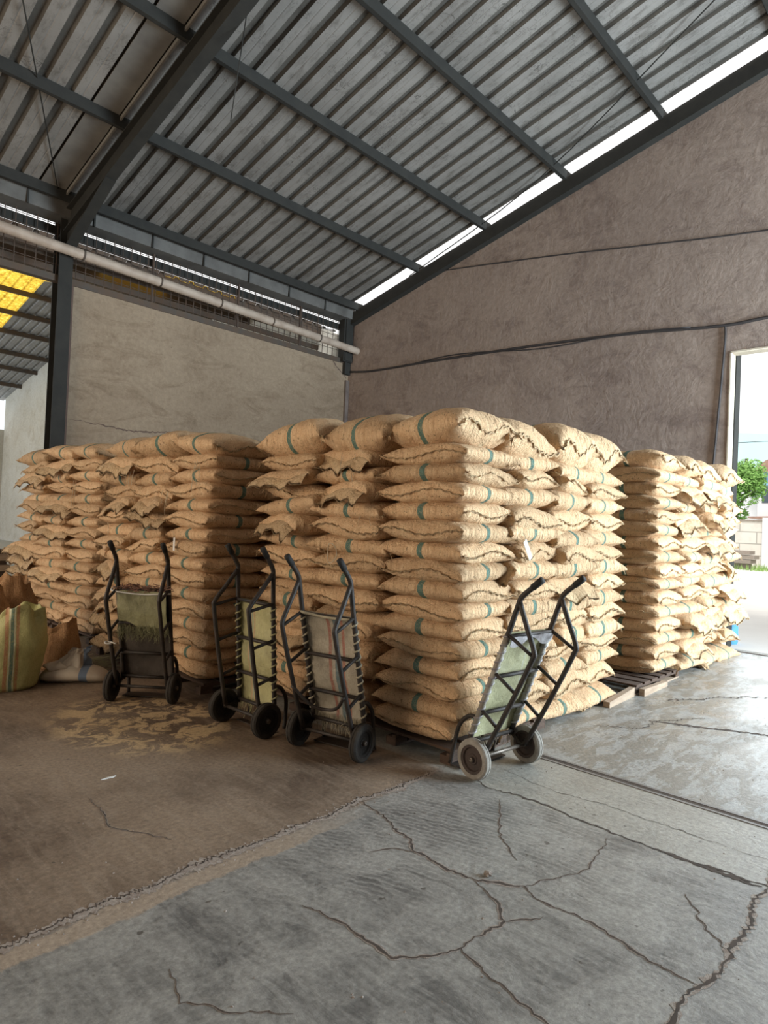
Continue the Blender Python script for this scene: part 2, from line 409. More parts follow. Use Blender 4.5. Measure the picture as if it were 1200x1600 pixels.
# block wall outside
t = NT('pale_block_wall'); v = t.world((1, 1, 1))
br = t.n('ShaderNodeTexBrick'); br.inputs['Scale'].default_value = 1.0; br.inputs['Color1'].default_value = (0.80, 0.75, 0.68, 1)
br.inputs['Color2'].default_value = (0.74, 0.69, 0.62, 1); br.inputs['Mortar'].default_value = (0.45, 0.42, 0.37, 1)
br.inputs['Mortar Size'].default_value = 0.03; br.inputs['Brick Width'].default_value = 1.6; br.inputs['Row Height'].default_value = 0.62
cx = t.n('ShaderNodeCombineXYZ'); q = t.sep(v); t.l(q[1], cx.inputs[0]); t.l(q[2], cx.inputs[1]); t.l(cx.outputs[0], br.inputs['Vector'])
t.col(t.mix(t.ramp(t.noise(v, 1.2, 6, 0.7), [(0.5, 0.0), (0.75, 0.6)]), br.outputs['Color'], (0.5, 0.46, 0.4))); t.rough(0.95)
M['block'] = t.m


def woven(name, base, dark, stripes, scale=1.0):
    """woven plastic sacking with lengthwise printed stripes at local y"""
    t = NT(name); tc = t.n('ShaderNodeTexCoord'); v = tc.outputs['Object']; xyz = t.sep(v)
    f = t.noise(v, 6, 5, 0.65); c = t.mix(t.ramp(f, [(0.35, 0.0), (0.68, 1.0)]), base, dark)
    y = t.math('ADD', xyz[1], t.math('MULTIPLY_ADD', t.noise(v, 4, 2, 0.5), 0.02, -0.01))
    for a, b, cl in stripes:
        m = t.math('MULTIPLY', t.smooth(y, a-0.001, a+0.001), t.math('SUBTRACT', 1.0, t.smooth(y, b-0.001, b+0.001)))
        m = t.math('MULTIPLY', m, t.ramp(t.noise(v, 60, 2, 0.5), [(0.25, 0.5), (0.55, 0.95)])); c = t.mix(m, c, cl)
    c = t.mix(0.25, c, t.ramp(t.noise(t.coord('Object', (1, 1, 0.15)), 160, 2, 0.5), [(0.3, 0.3), (0.7, 0.7)]), 'OVERLAY')
    t.col(c); t.rough(0.55); t.bump(t.noise(v, 16, 6, 0.7, 0.5), 0.6, 0.02)
    return t.m


# ------------------------------------------------------------------ SETTING
KR = 0.262


def zr(y, base=6.05): return base + KR*(10.1-y)


GX = 9.8; LY = 10.36
struct('floor', MB().box(-6.5, GX+0.2, -4.9, LY+0.0, -0.15, 0.0), M['floor'])
struct('floor_neighbour', MB().box(-6.5, GX+0.2, LY, 33.4, -0.15, -0.001), simple('neighbour_floor', (0.5, 0.5, 0.48), (0.4, 0.4, 0.38), 0.5, 1, world=True))

# gable wall with door opening (door Y -1.5..2.67, top 4.12)
mb = MB(); T = 0.2
mb.prism([(2.67, 0), (LY, 0), (LY, zr(LY)), (2.67, zr(2.67))], 0, GX, GX+T)
mb.prism([(-1.6, 4.12), (2.67, 4.12), (2.67, zr(2.67)), (-1.6, zr(-1.6))], 0, GX, GX+T)
mb.prism([(-4.7, 0), (-1.6, 0), (-1.6, zr(-1.6)), (-4.7, zr(-4.7))], 0, GX, GX+T)
struct('wall_gable', mb, M['gable'])
struct('trim_1', MB().box(GX-0.015, GX+T+0.01, 2.655, 2.672, 0, 4.12).box(GX-0.015, GX+T+0.01, -1.6, 2.672, 4.105, 4.125), M['frame_cream'])
mb = MB().box(GX+T, GX+T+0.22, 2.64, 2.74, 0, 4.3).box(GX+T, GX+T+0.1, -1.7, 2.74, 4.14, 4.3)
struct('door_1', mb, M['steel'])
struct('trim_2', MB().beam((GX-0.06, LY, zr(LY)-0.10), (GX-0.06, -4.7, zr(-4.7)-0.10), 0.14, 0.24), M['steel'])

# left wall
struct('wall_left', MB().box(3.9, GX, LY, LY+0.16, 0, 5.0), M['leftwall'])
mb = MB(); random.seed(5)
pts = []
for i in range(60):
    z = i*5.0/59; pts.append((3.86+random.uniform(-0.025, 0.02), z))
poly = [(3.93, 0)] + [(x+0.02, z) for x, z in pts] + [(3.93, 5.0)]
for i in range(59): mb.box(pts[i][0], 3.93, LY-0.012, LY+0.03, pts[i][1], pts[i+1][1])
struct('trim_3', mb, M['mortar'])

# rear, right-hand and neighbour shells
mb = MB().prism([(-4.9, 0), (3.1, 0), (3.1, zr(3.1)), (-4.9, zr(-4.9))], 0, -6.5, -6.3)
mb.prism([(3.1, 5.6), (9.7, 5.6), (9.7, zr(9.7)), (3.1, zr(3.1))], 0, -6.5, -6.3).prism([(9.7, 0), (10.4, 0), (10.4, zr(10.4)), (9.7, zr(9.7))], 0, -6.5, -6.3)  # unseen opening, placed to suit the added rear fill
struct('wall_rear', mb, M['gable'])
mb = MB().box(-6.5, 6.6, -4.9, -4.7, 0, 9.9).box(9.7, 10.0, -4.9, -4.7, 0, 9.9).box(6.6, 9.7, -4.9, -4.7, 5.1, 9.9)
struct('wall_side', mb, M['gable'])
mb = MB().prism([(LY+0.16, 0), (33, 0), (33, 6.45), (22, 8.66), (11.3, 5.93), (LY+0.16, 5.6)], 0, GX, GX+T)
struct('wall_neighbour_gable', mb, M['nwall'])
struct('wall_neighbour_side', MB().box(-6.5, GX, 33, 33.2, 0, 5.0), M['nwall'])


# roof: trapezoid sheeting, ribs run down the slope
def corrugated(x0, x1, ya, za, yb, zb, pitch=0.31, rib=0.11, depth=0.05):
    pans = MB(); ribs = MB(); x = x0
    while x < x1-1e-3:
        xa, xb, xc, xd = x, x+pitch-rib, x+pitch-rib*0.8, x+pitch-rib*0.2
        xe = x+pitch
        def q(m, a, ha, b, hb):
            m.add([(a, ya, za+ha), (b, ya, za+hb), (b, yb, zb+hb), (a, yb, zb+ha)], [(0, 1, 2, 3)])
        q(pans, xa, 0, (xa+xb)/2-0.012, 0); q(pans, (xa+xb)/2-0.012, 0, (xa+xb)/2, 0.006); q(pans, (xa+xb)/2, 0.006, (xa+xb)/2+0.012, 0); q(pans, (xa+xb)/2+0.012, 0, xb, 0)
        q(ribs, xb, 0, xc, depth); q(ribs, xc, depth, xd, depth); q(ribs, xd, depth, xe, 0)
        x += pitch
    return pans, ribs


zt = lambda y: zr(y)+0.152
p_, r_ = corrugated(-6.56, 9.50, 10.75, zt(10.75), -5.0, zt(-5.0))
pan = p_.build('ceiling', M['roof']); pan['kind'] = 'structure'
rb = r_.build('ceiling_rib', M['roof_rib'], pan)
for k, xx in enumerate((2.55, 5.65, 7.9)):
    pass
nroof = lambda y: 7.52-0.204*(y-27.7)
for nm, (ya, za, yb, zb) in (('ceiling_neighbour_near', (11.3, 5.95, 22, nroof(22))), ('ceiling_neighbour_far', (33.3, nroof(33.3), 22, nroof(22)))):
    for sfx, (xa, xb, mt) in (('', (-6.5, 5.9, 'roof_n')), ('', (5.9, 7.45, 'yellow')), ('', (7.45, 10.0, 'roof_n'))):
        p_, r_ = corrugated(xa, xb, ya, za, yb, zb, 0.31, 0.12, 0.05)
        r_.v and p_.add(r_.v, r_.f)
        o = p_.build(nm, M[mt]); o['kind'] = 'structure'
for y in (31.0, 29.2, 27.7, 25.9, 24.4, 22.9):
    z = nroof(y)-0.07
    tag(MB().box(-6.5, GX, y-0.05, y+0.05, z-0.10, z+0.05).build('roof_purlin', M['steel_rust']), kind='structure')
for y in (12.4, 14.2, 16.0):
    z = 5.95+(y-11.3)*0.255-0.07
    tag(MB().box(-6.5, GX, y-0.05, y+0.05, z-0.10, z+0.05).build('roof_purlin', M['steel_rust']), kind='structure')

# purlins: C-sections on edge
pur_y = [10.02, 8.34, 6.78, 5.22, 3.68, 2.12, 0.56, -1.0, -2.6]
for y in pur_y:
    z = zr(y)
    m = MB().box(-6.3, GX+0.05, y-0.012, y-0.006+0.0, z, z+0.15)
    m.box(-6.3, GX+0.05, y-0.006, y+0.05, z, z+0.006).box(-6.3, GX+0.05, y-0.006, y+0.05, z+0.144, z+0.15).box(-6.3, GX+0.05, y+0.046, y+0.05, z, z+0.02)
    tag(m.build('roof_purlin', M['steel']), kind='structure')

# portal frame: column and rafter at X 3.78, second ones in the corner
def isec(m, p, q, b, h, tk=0.012, upv=(0, 0, 1)):
    p = Vector(p); q = Vector(q); d = (q-p).normalized(); u = Vector(upv); sd = d.cross(u).normalized(); u2 = sd.cross(d).normalized()
    m.beam(p+u2*(h/2-tk/2), q+u2*(h/2-tk/2), b, tk, u2); m.beam(p-u2*(h/2-tk/2), q-u2*(h/2-tk/2), b, tk, u2); m.beam(p, q, tk, h-2*tk, u2)


m = MB()
isec(m, (3.77, LY+0.02, 0), (3.77, LY+0.02, 6.1), 0.20, 0.24, 0.014, (0, 1, 0))
struct('pillar_1', m, M['steel'])
m = MB()
isec(m, (3.77, 10.45, zr(10.45)-0.16), (3.77, -4.7, zr(-4.7)-0.16), 0.15, 0.30)
m.prism([(10.3, zr(10.3)-0.30), (10.3, zr(10.3)-0.62), (8.9, zr(8.9)-0.31)], 0, 3.764, 3.776)
m.beam((3.77, 10.3, zr(10.3)-0.62), (3.77, 8.85, zr(8.85)-0.32), 0.15, 0.014)
struct('rafter_1', m, M['steel'])
m = MB().box(3.20, 3.66, 10.3, 10.3, 0, 0) if False else MB()
m.add([(3.28, 10.3, zt(10.3)-0.012), (3.62, 10.3, zt(10.3)-0.012), (3.62, -4.7, zt(-4.7)-0.012), (3.28, -4.7, zt(-4.7)-0.012),
       (3.28, 10.3, zt(10.3)-0.002), (3.62, 10.3, zt(10.3)-0.002), (3.62, -4.7, zt(-4.7)-0.002), (3.28, -4.7, zt(-4.7)-0.002)],
      [(0, 3, 2, 1), (4, 5, 6, 7), (0, 1, 5, 4), (1, 2, 6, 5), (2, 3, 7, 6), (3, 0, 4, 7)])
m.beam((3.64, 10.3, zt(10.3)-0.05), (3.64, -4.7, zt(-4.7)-0.05), 0.02, 0.05)
struct('trim_4', m, simple('dusty_flat_sheet', (0.20, 0.19, 0.17), (0.13, 0.12, 0.11), 0.7, 3, world=True))
m = MB()
isec(m, (9.66, LY-0.02, 5.0), (9.66, LY-0.02, 6.05), 0.2, 0.24, 0.014, (0, 1, 0))
m.box(9.52, 9.78, LY-0.12, LY+0.05, 4.98, 6.05).box(9.62, 9.78, LY-0.08, LY, 4.72, 4.98)
struct('pillar_2', m, M['steel'])
struct('trim_5', MB().box(9.70, 9.795, LY-0.05, LY-0.002, 0, 4.6), simple('corner_render', (0.20, 0.16, 0.14), (0.12, 0.095, 0.085), 0.9, 4, world=True))
struct('beam_1', MB().box(-6.3, GX, LY-0.02, LY+0.10, 4.96, 5.06), M['steel_rust'])
struct('beam_2', MB().box(-6.3, GX, 10.46, 10.50, 5.70, 5.83), M['steel'])
struct('beam_3', MB().box(-6.3, GX, 11.32, 11.40, 5.74, 6.02).box(-6.3, GX, 11.9, 11.97, 5.92, 6.05).box(-6.3, GX, 11.4, 11.45, 5.45, 5.55), M['steel_rust'])
struct('beam_4', MB().box(-6.3, GX, 10.62, 10.66, 5.40, 5.45), M['steel_rust'])
# box gutter with brackets
g = empty('roof_gutter', (0, 10.3, 5.95)); tag(g, 'dark metal box gutter hung under the eave along the left wall', 'gutter')
m = MB().prism([(-0.13, -0.05), (0.18, -0.07), (0.18, -0.05), (-0.11, -0.03), (-0.13, 0.21), (-0.15, 0.21)], 0, -6.3, 9.72)
m.build('trough', simple('dusty_gutter_metal', (0.15, 0.145, 0.135), (0.08, 0.075, 0.068), 0.7, 3, world=True), g)
x = -5.4
while x < 9.6:
    MB().box(x, x+0.025, -0.165, -0.135, -0.06, 0.22).build('bracket', M['steel'], g); x += 0.95

# wire mesh above the wall
g = empty('wire_mesh_screen', (0, LY+0.03, 5.064)); tag(g, 'rusty steel wire mesh screen between left wall top and gutter', 'mesh screen')
m = MB(); x = -3.0; random.seed(3)
while x < 9.5:
    m.box(x, x+0.011, 0, 0.008, 0, 0.86+random.uniform(-0.02, 0.02)); x += 0.145
for z in (0.16, 0.31, 0.46, 0.61, 0.76): m.box(-3.0, 9.5, 0.008, 0.014, z, z+0.008)
m.build('mesh', M['mesh_wire'], g)
m = MB()
for x in (0.2, 2.1, 5.2, 6.9, 8.4): m.box(x, x+0.03, -0.02, 0.02, 0.004, 0.9)
m.build('stay', M['mesh_wire'], g)

# water pipe
m = MB(); m.tube([(-4.0, 10.10, 5.60), (9.9, 10.10, 5.222)], 0.075, 20)
g = m.build('water_pipe', M['pipe'], None, True); autosmooth(g); tag(g, 'long dusty pale pipe sloping along the left wall below the gutter', 'pipe')
for x in (1.1, 3.95, 5.2, 6.35, 7.5, 8.7):
    z = 5.60-(x+4)*0.0272
    MB().tube([(x-0.014, 10.10, z), (x+0.014, 10.10, z-0.0008)], 0.081, 20).build('coupling', M['steel_rust'], g)

# cables on the gable wall
def cable(name, pts, r, label, mat='cable', sm=6, cat='cable'):
    o = MB().tube(pts, r, 6, sm).build(name, M[mat], None, True); tag(o, label, cat); return o


CX = GX-0.02
cable('wall_cable', [(CX, 10.33, 4.80), (CX, 9.6, 4.73), (CX, 8.2, 4.72), (CX, 6.9, 4.70), (CX, 5.3, 4.66), (CX, 4.0, 4.60), (CX, 2.77, 4.50), (CX, 1.9, 4.52), (CX, -1, 4.5)], 0.022,
      'thick dark cable bundle sagging along gable wall above the door')
cable('wall_cable', [(CX-0.02, 8.9, 4.70), (CX-0.02, 7.4, 4.76), (CX-0.02, 5.6, 4.60), (CX-0.02, 4.2, 4.62), (CX-0.02, 3.2, 4.55)], 0.010,
      'thin loose cable looping just below the thick bundle on gable wall')
cable('wall_cable', [(CX, 2.80, 4.50), (CX, 2.74, 4.42), (CX, 2.77, 3.7), (CX, 2.81, 3.0), (CX, 2.86, 2.0), (CX, 2.86, 0.3)], 0.014,
      'dark cable dropping down the gable wall beside the doorway')
cable('wall_cable', [(CX, 8.1, 6.47), (CX, 7.4, 6.40), (CX, 5.5, 6.16), (CX, 3.9, 5.93), (CX, 2.2, 5.70), (CX, -1, 5.4)], 0.011,
      'single thin cable strung high across gable wall under roof')
cable('brace_rod', [(9.7, 8.6, 6.50), (9.35, 5.6, 7.27), (8.27, 2.58, 8.06), (7.0, -1, 9.0)], 0.009, 'thin steel brace rod running diagonally below roof near gable', 'steel', 4, 'rod')
cable('hanging_rod', [(3.66, 10.3, 6.12), (2.17, 7.45, 6.83), (1.1, 5.4, 7.38)], 0.008, 'thin brace rod crossing below the roof at far left', 'steel', 0, 'rod')
cable('hanging_rod', [(3.87, 5.9, 6.95), (3.9, 6.17, 5.86)], 0.006, 'thin straight rod hanging below roof just right of the rafter', 'steel', 0, 'rod')
# wall joint cracks on left wall
def ribbon(pts, w, z=0.0015, seed=1, step=0.03, amp=0.012):
    step *= 0.6
    random.seed(seed); m = MB(); P = [Vector((p[0], p[1], 0)) for p in pts]; L = []
    for a, b in zip(P[:-1], P[1:]):
        n = max(2, int((b-a).length/step))
        for i in range(n):
            d = (b-a); pr = Vector((-d.y, d.x, 0)).normalized(); L.append((a+d*(i/n)+pr*random.uniform(-amp, amp), pr))
    L.append((P[-1], L[-1][1])); vs = []
    if z > 0 and step < 0.02: L = [(p+pr*(noise.noise(Vector((p.x*4, p.y*4, 1.0)))*0.035+noise.noise(Vector((p.x*15, p.y*15, 2.0)))*0.014), pr) for p, pr in L]
    nL = len(L)
    for i, (p, pr) in enumerate(L):
        ww = w*random.uniform(0.5, 1.15)*(1.0+0.9*noise.noise(Vector((p.x*7, p.y*7, 5.0))))*(0.25+0.75*min(1, 6*min(i, nL-1-i)/nL+0.1))
        vs += [(p.x+pr.x*ww/2, p.y+pr.y*ww/2, z), (p.x-pr.x*ww/2, p.y-pr.y*ww/2, z)]
    m.add(vs, [(2*i, 2*i+1, 2*i+3, 2*i+2) for i in range(nL-1)]); return m


def crack_v(name, pts, w, seed):   # crack drawn on the left wall plane: pts (x, z)
    m = ribbon(pts, w, 0, seed, 0.05, 0.012); m.v = [(x, LY-0.004, y) for x, y, z in m.v]
    o = m.build(name, M['mortar']); o['kind'] = 'structure'


crack_v('trim_6', [(3.95, 2.93), (4.4, 2.90), (5.0, 2.86), (5.6, 2.93), (6.4, 2.985), (7.2, 2.95)], 0.022, 4)
crack_v('trim_7', [(9.75, 4.66), (9.45, 4.85), (9.3, 4.99)], 0.03, 6)

# floor joints and cracks
def fl(name, pts, w, seed, mat='crack', z=0.0016, amp=0.012, step=0.03):
    o = ribbon(pts, w, z, seed, step, amp).build(name, M[mat]); o['kind'] = 'structure'; return o


cr = [
    ([(2.6, 2.51), (2.55, 2.28), (2.49, 2.05), (2.41, 1.96), (2.4, 1.74), (2.41, 1.61), (2.54, 1.44), (2.49, 1.29), (2.51, 1.13), (2.48, 0.96), (2.46, 0.81), (2.44, 0.70)], 0.013),
    ([(2.41, 1.61), (2.34, 1.46), (2.26, 1.36), (2.17, 1.37), (2.0, 1.38), (1.88, 1.45), (1.77, 1.52), (1.79, 1.64), (1.79, 1.77), (1.75, 1.98)], 0.009),
    ([(2.0, 1.38), (1.94, 1.18), (1.91, 0.99), (1.90, 0.85)], 0.008),
    ([(2.54, 1.44), (2.74, 1.36), (2.84, 1.33), (3.01, 1.33), (3.25, 1.37)], 0.006),
    ([(3.22, 2.0), (3.02, 1.88), (2.84, 1.74), (2.71, 1.57)], 0.006),
    ([(2.41, 1.96), (2.33, 2.05), (2.25, 2.09)], 0.006),
    ([(3.01, 0.92), (2.86, 0.80), (2.72, 0.70)], 0.007),
    ([(2.26, 1.36), (2.40, 1.27)], 0.005),
    ([(1.55, 3.5), (1.50, 3.1), (1.62, 2.8)], 0.005),
    ([(1.2, 2.0), (1.15, 1.85), (1.22, 1.72), (1.35, 1.55)], 0.005),
    ([(1.0, 3.9), (0.95, 3.6), (1.05, 3.4), (0.98, 3.2)], 0.006),
]
for i, (pts, w) in enumerate(cr):
    fl('floor_crack', pts, w*2.3, 40+i, 'crumb', 0.0010, 0.006)
    fl('floor_crack', pts, w, 40+i, 'crack', 0.0018, 0.006)
fl('floor_crack', [(3.42, 2.40), (3.33, 2.16), (3.34, 1.7), (3.31, 1.3), (3.33, 0.95), (3.34, 0.68), (3.33, -1.0)], 0.014, 71, 'crack', 0.0018, 0.008)
fl('floor_crack', [(3.33, 1.12), (3.30, 0.9), (3.32, 0.7)], 0.03, 72, 'crack', 0.0017, 0.01)
fl('floor_crack', [(3.8, 0.70), (3.36, 0.69), (2.88, 0.67), (2.7, 0.69), (2.45, 0.69), (2.2, 0.70), (1.5, 0.69)], 0.014, 73, 'crack', 0.0019, 0.008)
fl('floor_crack', [(3.8, 0.70), (3.36, 0.69), (2.88, 0.67), (2.7, 0.69), (2.45, 0.69), (2.2, 0.70), (1.5, 0.69)], 0.034, 74, 'crumb', 0.0012, 0.010)
fl('floor_crack', [(0.3, 2.52), (0.8, 2.51), (1.15, 2.51), (1.6, 2.515), (2.0, 2.50), (2.6, 2.51), (3.0, 2.50), (3.4, 2.50)], 0.055, 75, 'crumb', 0.0012, 0.010, 0.012)
fl('floor_crack', [(0.3, 2.53), (0.8, 2.52), (1.15, 2.52), (1.6, 2.525), (2.0, 2.51), (2.6, 2.52), (3.0, 2.51), (3.4, 2.50)], 0.010, 76, 'crack', 0.0018, 0.012, 0.012)
fl('floor_crack', [(5.5, 2.02), (5.6, 1.8), (5.75, 1.5), (5.86, 1.23), (5.9, 0.8)], 0.05, 77, 'crack', 0.0018, 0.012)
fl('floor_crack', [(3.62, 2.3), (3.60, 1.8), (3.63, 1.3), (3.60, 0.6)], 0.004, 78, 'crack', 0.0018, 0.008)
fl('floor_crack', [(5.0, 2.3), (5.2, 2.0), (5.6, 1.95), (6.0, 1.7)], 0.012, 79, 'crack', 0.0018, 0.02)
fl('floor_crack', [(6.2, 2.2), (6.8, 1.9), (7.3, 1.5), (8.1, 1.4)], 0.02, 80, 'crack', 0.0018, 0.03)
struct('trim_8', MB().box(4.00, 4.022, -4.5, 2.44, -0.001, 0.004).box(4.062, 4.085, -4.5, 2.44, -0.001, 0.004), simple('channel_steel', (0.25, 0.245, 0.24), (0.14, 0.13, 0.125), 0.5, 4, 0.3, world=True))
struct('trim_9', MB().box(4.022, 4.062, -4.5, 2.44, -0.001, 0.0015), M['crack'])
struct('trim_10', MB().box(GX-0.03, GX+0.02, -1.6, 2.66, 0, 0.006), M['crack'])

# loose crumbs of mortar on the floor
m = MB(); random.seed(9)
for i in range(420):
    if i < 230: x = random.uniform(0.3, 3.3); y = 2.51+random.gauss(0, 0.035)
    else: x = random.uniform(0.6, 6.5); y = random.uniform(0.6, 5.2) if x < 3.3 else random.uniform(0.3, 2.2)
    r = random.uniform(0.002, 0.006); vs = []
    for k in range(5):
        a = 2*math.pi*k/5; vs.append((x+r*random.uniform(.6, 1.3)*math.cos(a), y+r*random.uniform(.6, 1.3)*math.sin(a), 0.0))
    vs.append((x, y, r*0.9)); m.add(vs, [(k, (k+1) % 5, 5) for k in range(5)])
o = m.build('floor_crumbs', M['crumb']); tag(o, 'loose concrete crumbs scattered along the floor joints', 'crumbs', kind='stuff')


# ------------------------------------------------------------------ SACKS
SL, SW, ST = 0.72, 0.66, 0.152


def sack_mesh(seed, end_flap=False, fat=1.0, dome=False):
    rnd = random.Random(seed); NU, NV = 34, 44
    ph = [rnd.uniform(0, 6.28) for _ in range(8)]; k1 = rnd.uniform(1.5, 2.6)
    off = Vector((rnd.uniform(-50, 50), rnd.uniform(-50, 50), rnd.uniform(-50, 50)))
    ear = [rnd.uniform(0.0, 0.03) for _ in range(4)]
    m = MB()

    def pt(u, v):
        uu = math.sin((u-0.5)*math.pi)*0.55 + (2*u-1)*0.45
        au = abs(uu); a = 2*math.pi*v; ca, sa = math.cos(a), math.sin(a); n = 2.2 if dome else 2.55
        w = SW/2*(0.965+0.045*au**5)
        yn_ = abs(ca)**(2/n)
        tk = (ST*fat/2*0.995)*(max(0.0, 1-au**4.5)**0.62 if dome else max(0.0, 1-au**9.0)**0.5)*(1-0.10*au**3*(1+abs(yn_))) + 0.004
        y = w*math.copysign(abs(ca)**(2/n), ca); z = tk*math.copysign(abs(sa)**(2/n), sa)
        yn = y/(SW/2)
        x = SL/2*uu*(1-0.035*(1-yn*yn)*au**4)
        # corner ears at the seam
        e = ear[(0 if uu < 0 else 1)+(0 if yn < 0 else 2)]
        x += math.copysign(e*au**8*abs(yn)**6, uu); y += math.copysign(e*au**8*abs(yn)**8, yn)
        # wavy seam line, drooping corners
        z += au**9*(0.020*math.sin(k1*yn*2+ph[0 if uu < 0 else 1]) - 0.012*abs(yn)**3)
        # pleats running in from the seams
        pl = max(0, (au-0.45)/0.55)**1.6
        z += math.copysign(1, sa)*0.0065*pl*(1-au**8)*(math.sin(yn*34+ph[2])+math.sin(yn*53+ph[3]))*abs(sa)**0.5
        # side creases on the long rounded edge
        y += math.copysign(0.0035, ca)*abs(ca)**2*math.sin(uu*30+ph[4]+sa*2)*(0.4+au)
        d = noise.noise_vector(Vector((x*5, y*5, z*6))+off)*0.009 + noise.noise_vector(Vector((x*16, y*16, z*20))+off)*0.0035
        return (x+d.x, y+d.y, z+d.z*0.7)
    m.grid(pt, NU, NV, True)
    m.f.append(tuple(range(NV))); m.f.append(tuple((NU-1)*NV+k for k in range(NV-1, -1, -1)))
    body = m.mesh('jute_sack', M['jute'], True)
    # seam hem at both ends
    hems = []
    for sgn, iu in ((-1, 0), (1, NU-1)):
        h = MB()
        fl_ = 0.022 if not (end_flap and sgn > 0) else 0.105
        NY, NX = 30, (3 if fl_ < 0.05 else 7)
        def hp(i, j):
            yn = 2*j-1; y = yn*SW/2*1.0
            x = sgn*(SL/2*(1-0.035*(1-yn*yn))-0.006)
            e = ear[(0 if sgn < 0 else 1)+(0 if yn < 0 else 2)]; x += sgn*e*abs(yn)**6
            z = 0.020*math.sin(k1*yn*2+ph[0 if sgn < 0 else 1]) - 0.012*abs(yn)**3
            if fl_ > 0.05:
                z += -0.75*fl_*i**1.6 + 0.016*i*math.sin(yn*9+ph[5]) + 0.008*i*math.sin(yn*21+ph[6])
                x += sgn*fl_*i*(0.85+0.2*math.sin(yn*5+ph[7]))
            else:
                z += 0.004*math.sin(yn*30+ph[5])*(0.5+i) - 0.006*i
                x += sgn*fl_*i*(0.8+0.35*math.sin(yn*13+ph[6]))
            return (x, y, z)
        top = lambda i, j: tuple(a+b for a, b in zip(hp(i, j), (0, 0, 0.003)))
        bot = lambda i, j: tuple(a+b for a, b in zip(hp(i, j), (0, 0, -0.003)))
        b0 = len(h.v); h.grid(top, NX, NY); h.grid(bot, NX, NY)
        for j in range(NY-1):
            a = b0+(NX-1)*NY+j; b = a+NX*NY; h.f.append((a, a+1, b+1, b))
        # stitch tuft at one corner
        c = Vector(hp(0.5, 0.02 if sgn > 0 else 0.98))
        for q in range(4):
            d = Vector((sgn*rnd.uniform(0.01, 0.04), (-1 if sgn > 0 else 1)*rnd.uniform(0.005, 0.02), rnd.uniform(-0.035, 0.008)))
            h.tube([c, c+d*0.6+Vector((0, 0, 0.006)), c+d], 0.0022, 4)
        hems.append(h.mesh('stitched_hem', M['hem'], True))
    return body, hems


VAR = [sack_mesh(11*i+3) for i in range(7)]
FLAPV = [sack_mesh(91*i+7, True) for i in range(4)]
TOPV = [sack_mesh(17*i+5, False, 1.0, True) for i in range(5)]
N_SACK = [0]


def put_sack(x, y, z, rz, sx, sy, sz, kind, label, group, rx=0.0, ry=0.0, idx=None):
    pool = {'n': VAR, 'f': FLAPV, 't': TOPV}[kind]
    i = N_SACK[0] if idx is None else idx
    b, h = pool[i % len(pool)]; N_SACK[0] += 1
    o = bpy.data.objects.new('jute_sack', b); COL.objects.link(o)
    o.location = (x, y, z); o.rotation_euler = (rx, ry, rz); o.scale = (sx, sy, sz)
    tag(o, label, 'sack', group)
    for hm in h:
        hh = bpy.data.objects.new('stitched_hem', hm); COL.objects.link(hh); hh.parent = o
    return o


ORD = ['top', 'second', 'third', 'fourth', 'fifth', 'sixth', 'seventh', 'eighth', 'ninth', 'tenth', 'eleventh', 'twelfth', 'thirteenth', 'fourteenth', 'fifteenth', 'sixteenth', 'bottom']


def ordn(k, n): return 'bottom' if k == n-1 else ORD[k]


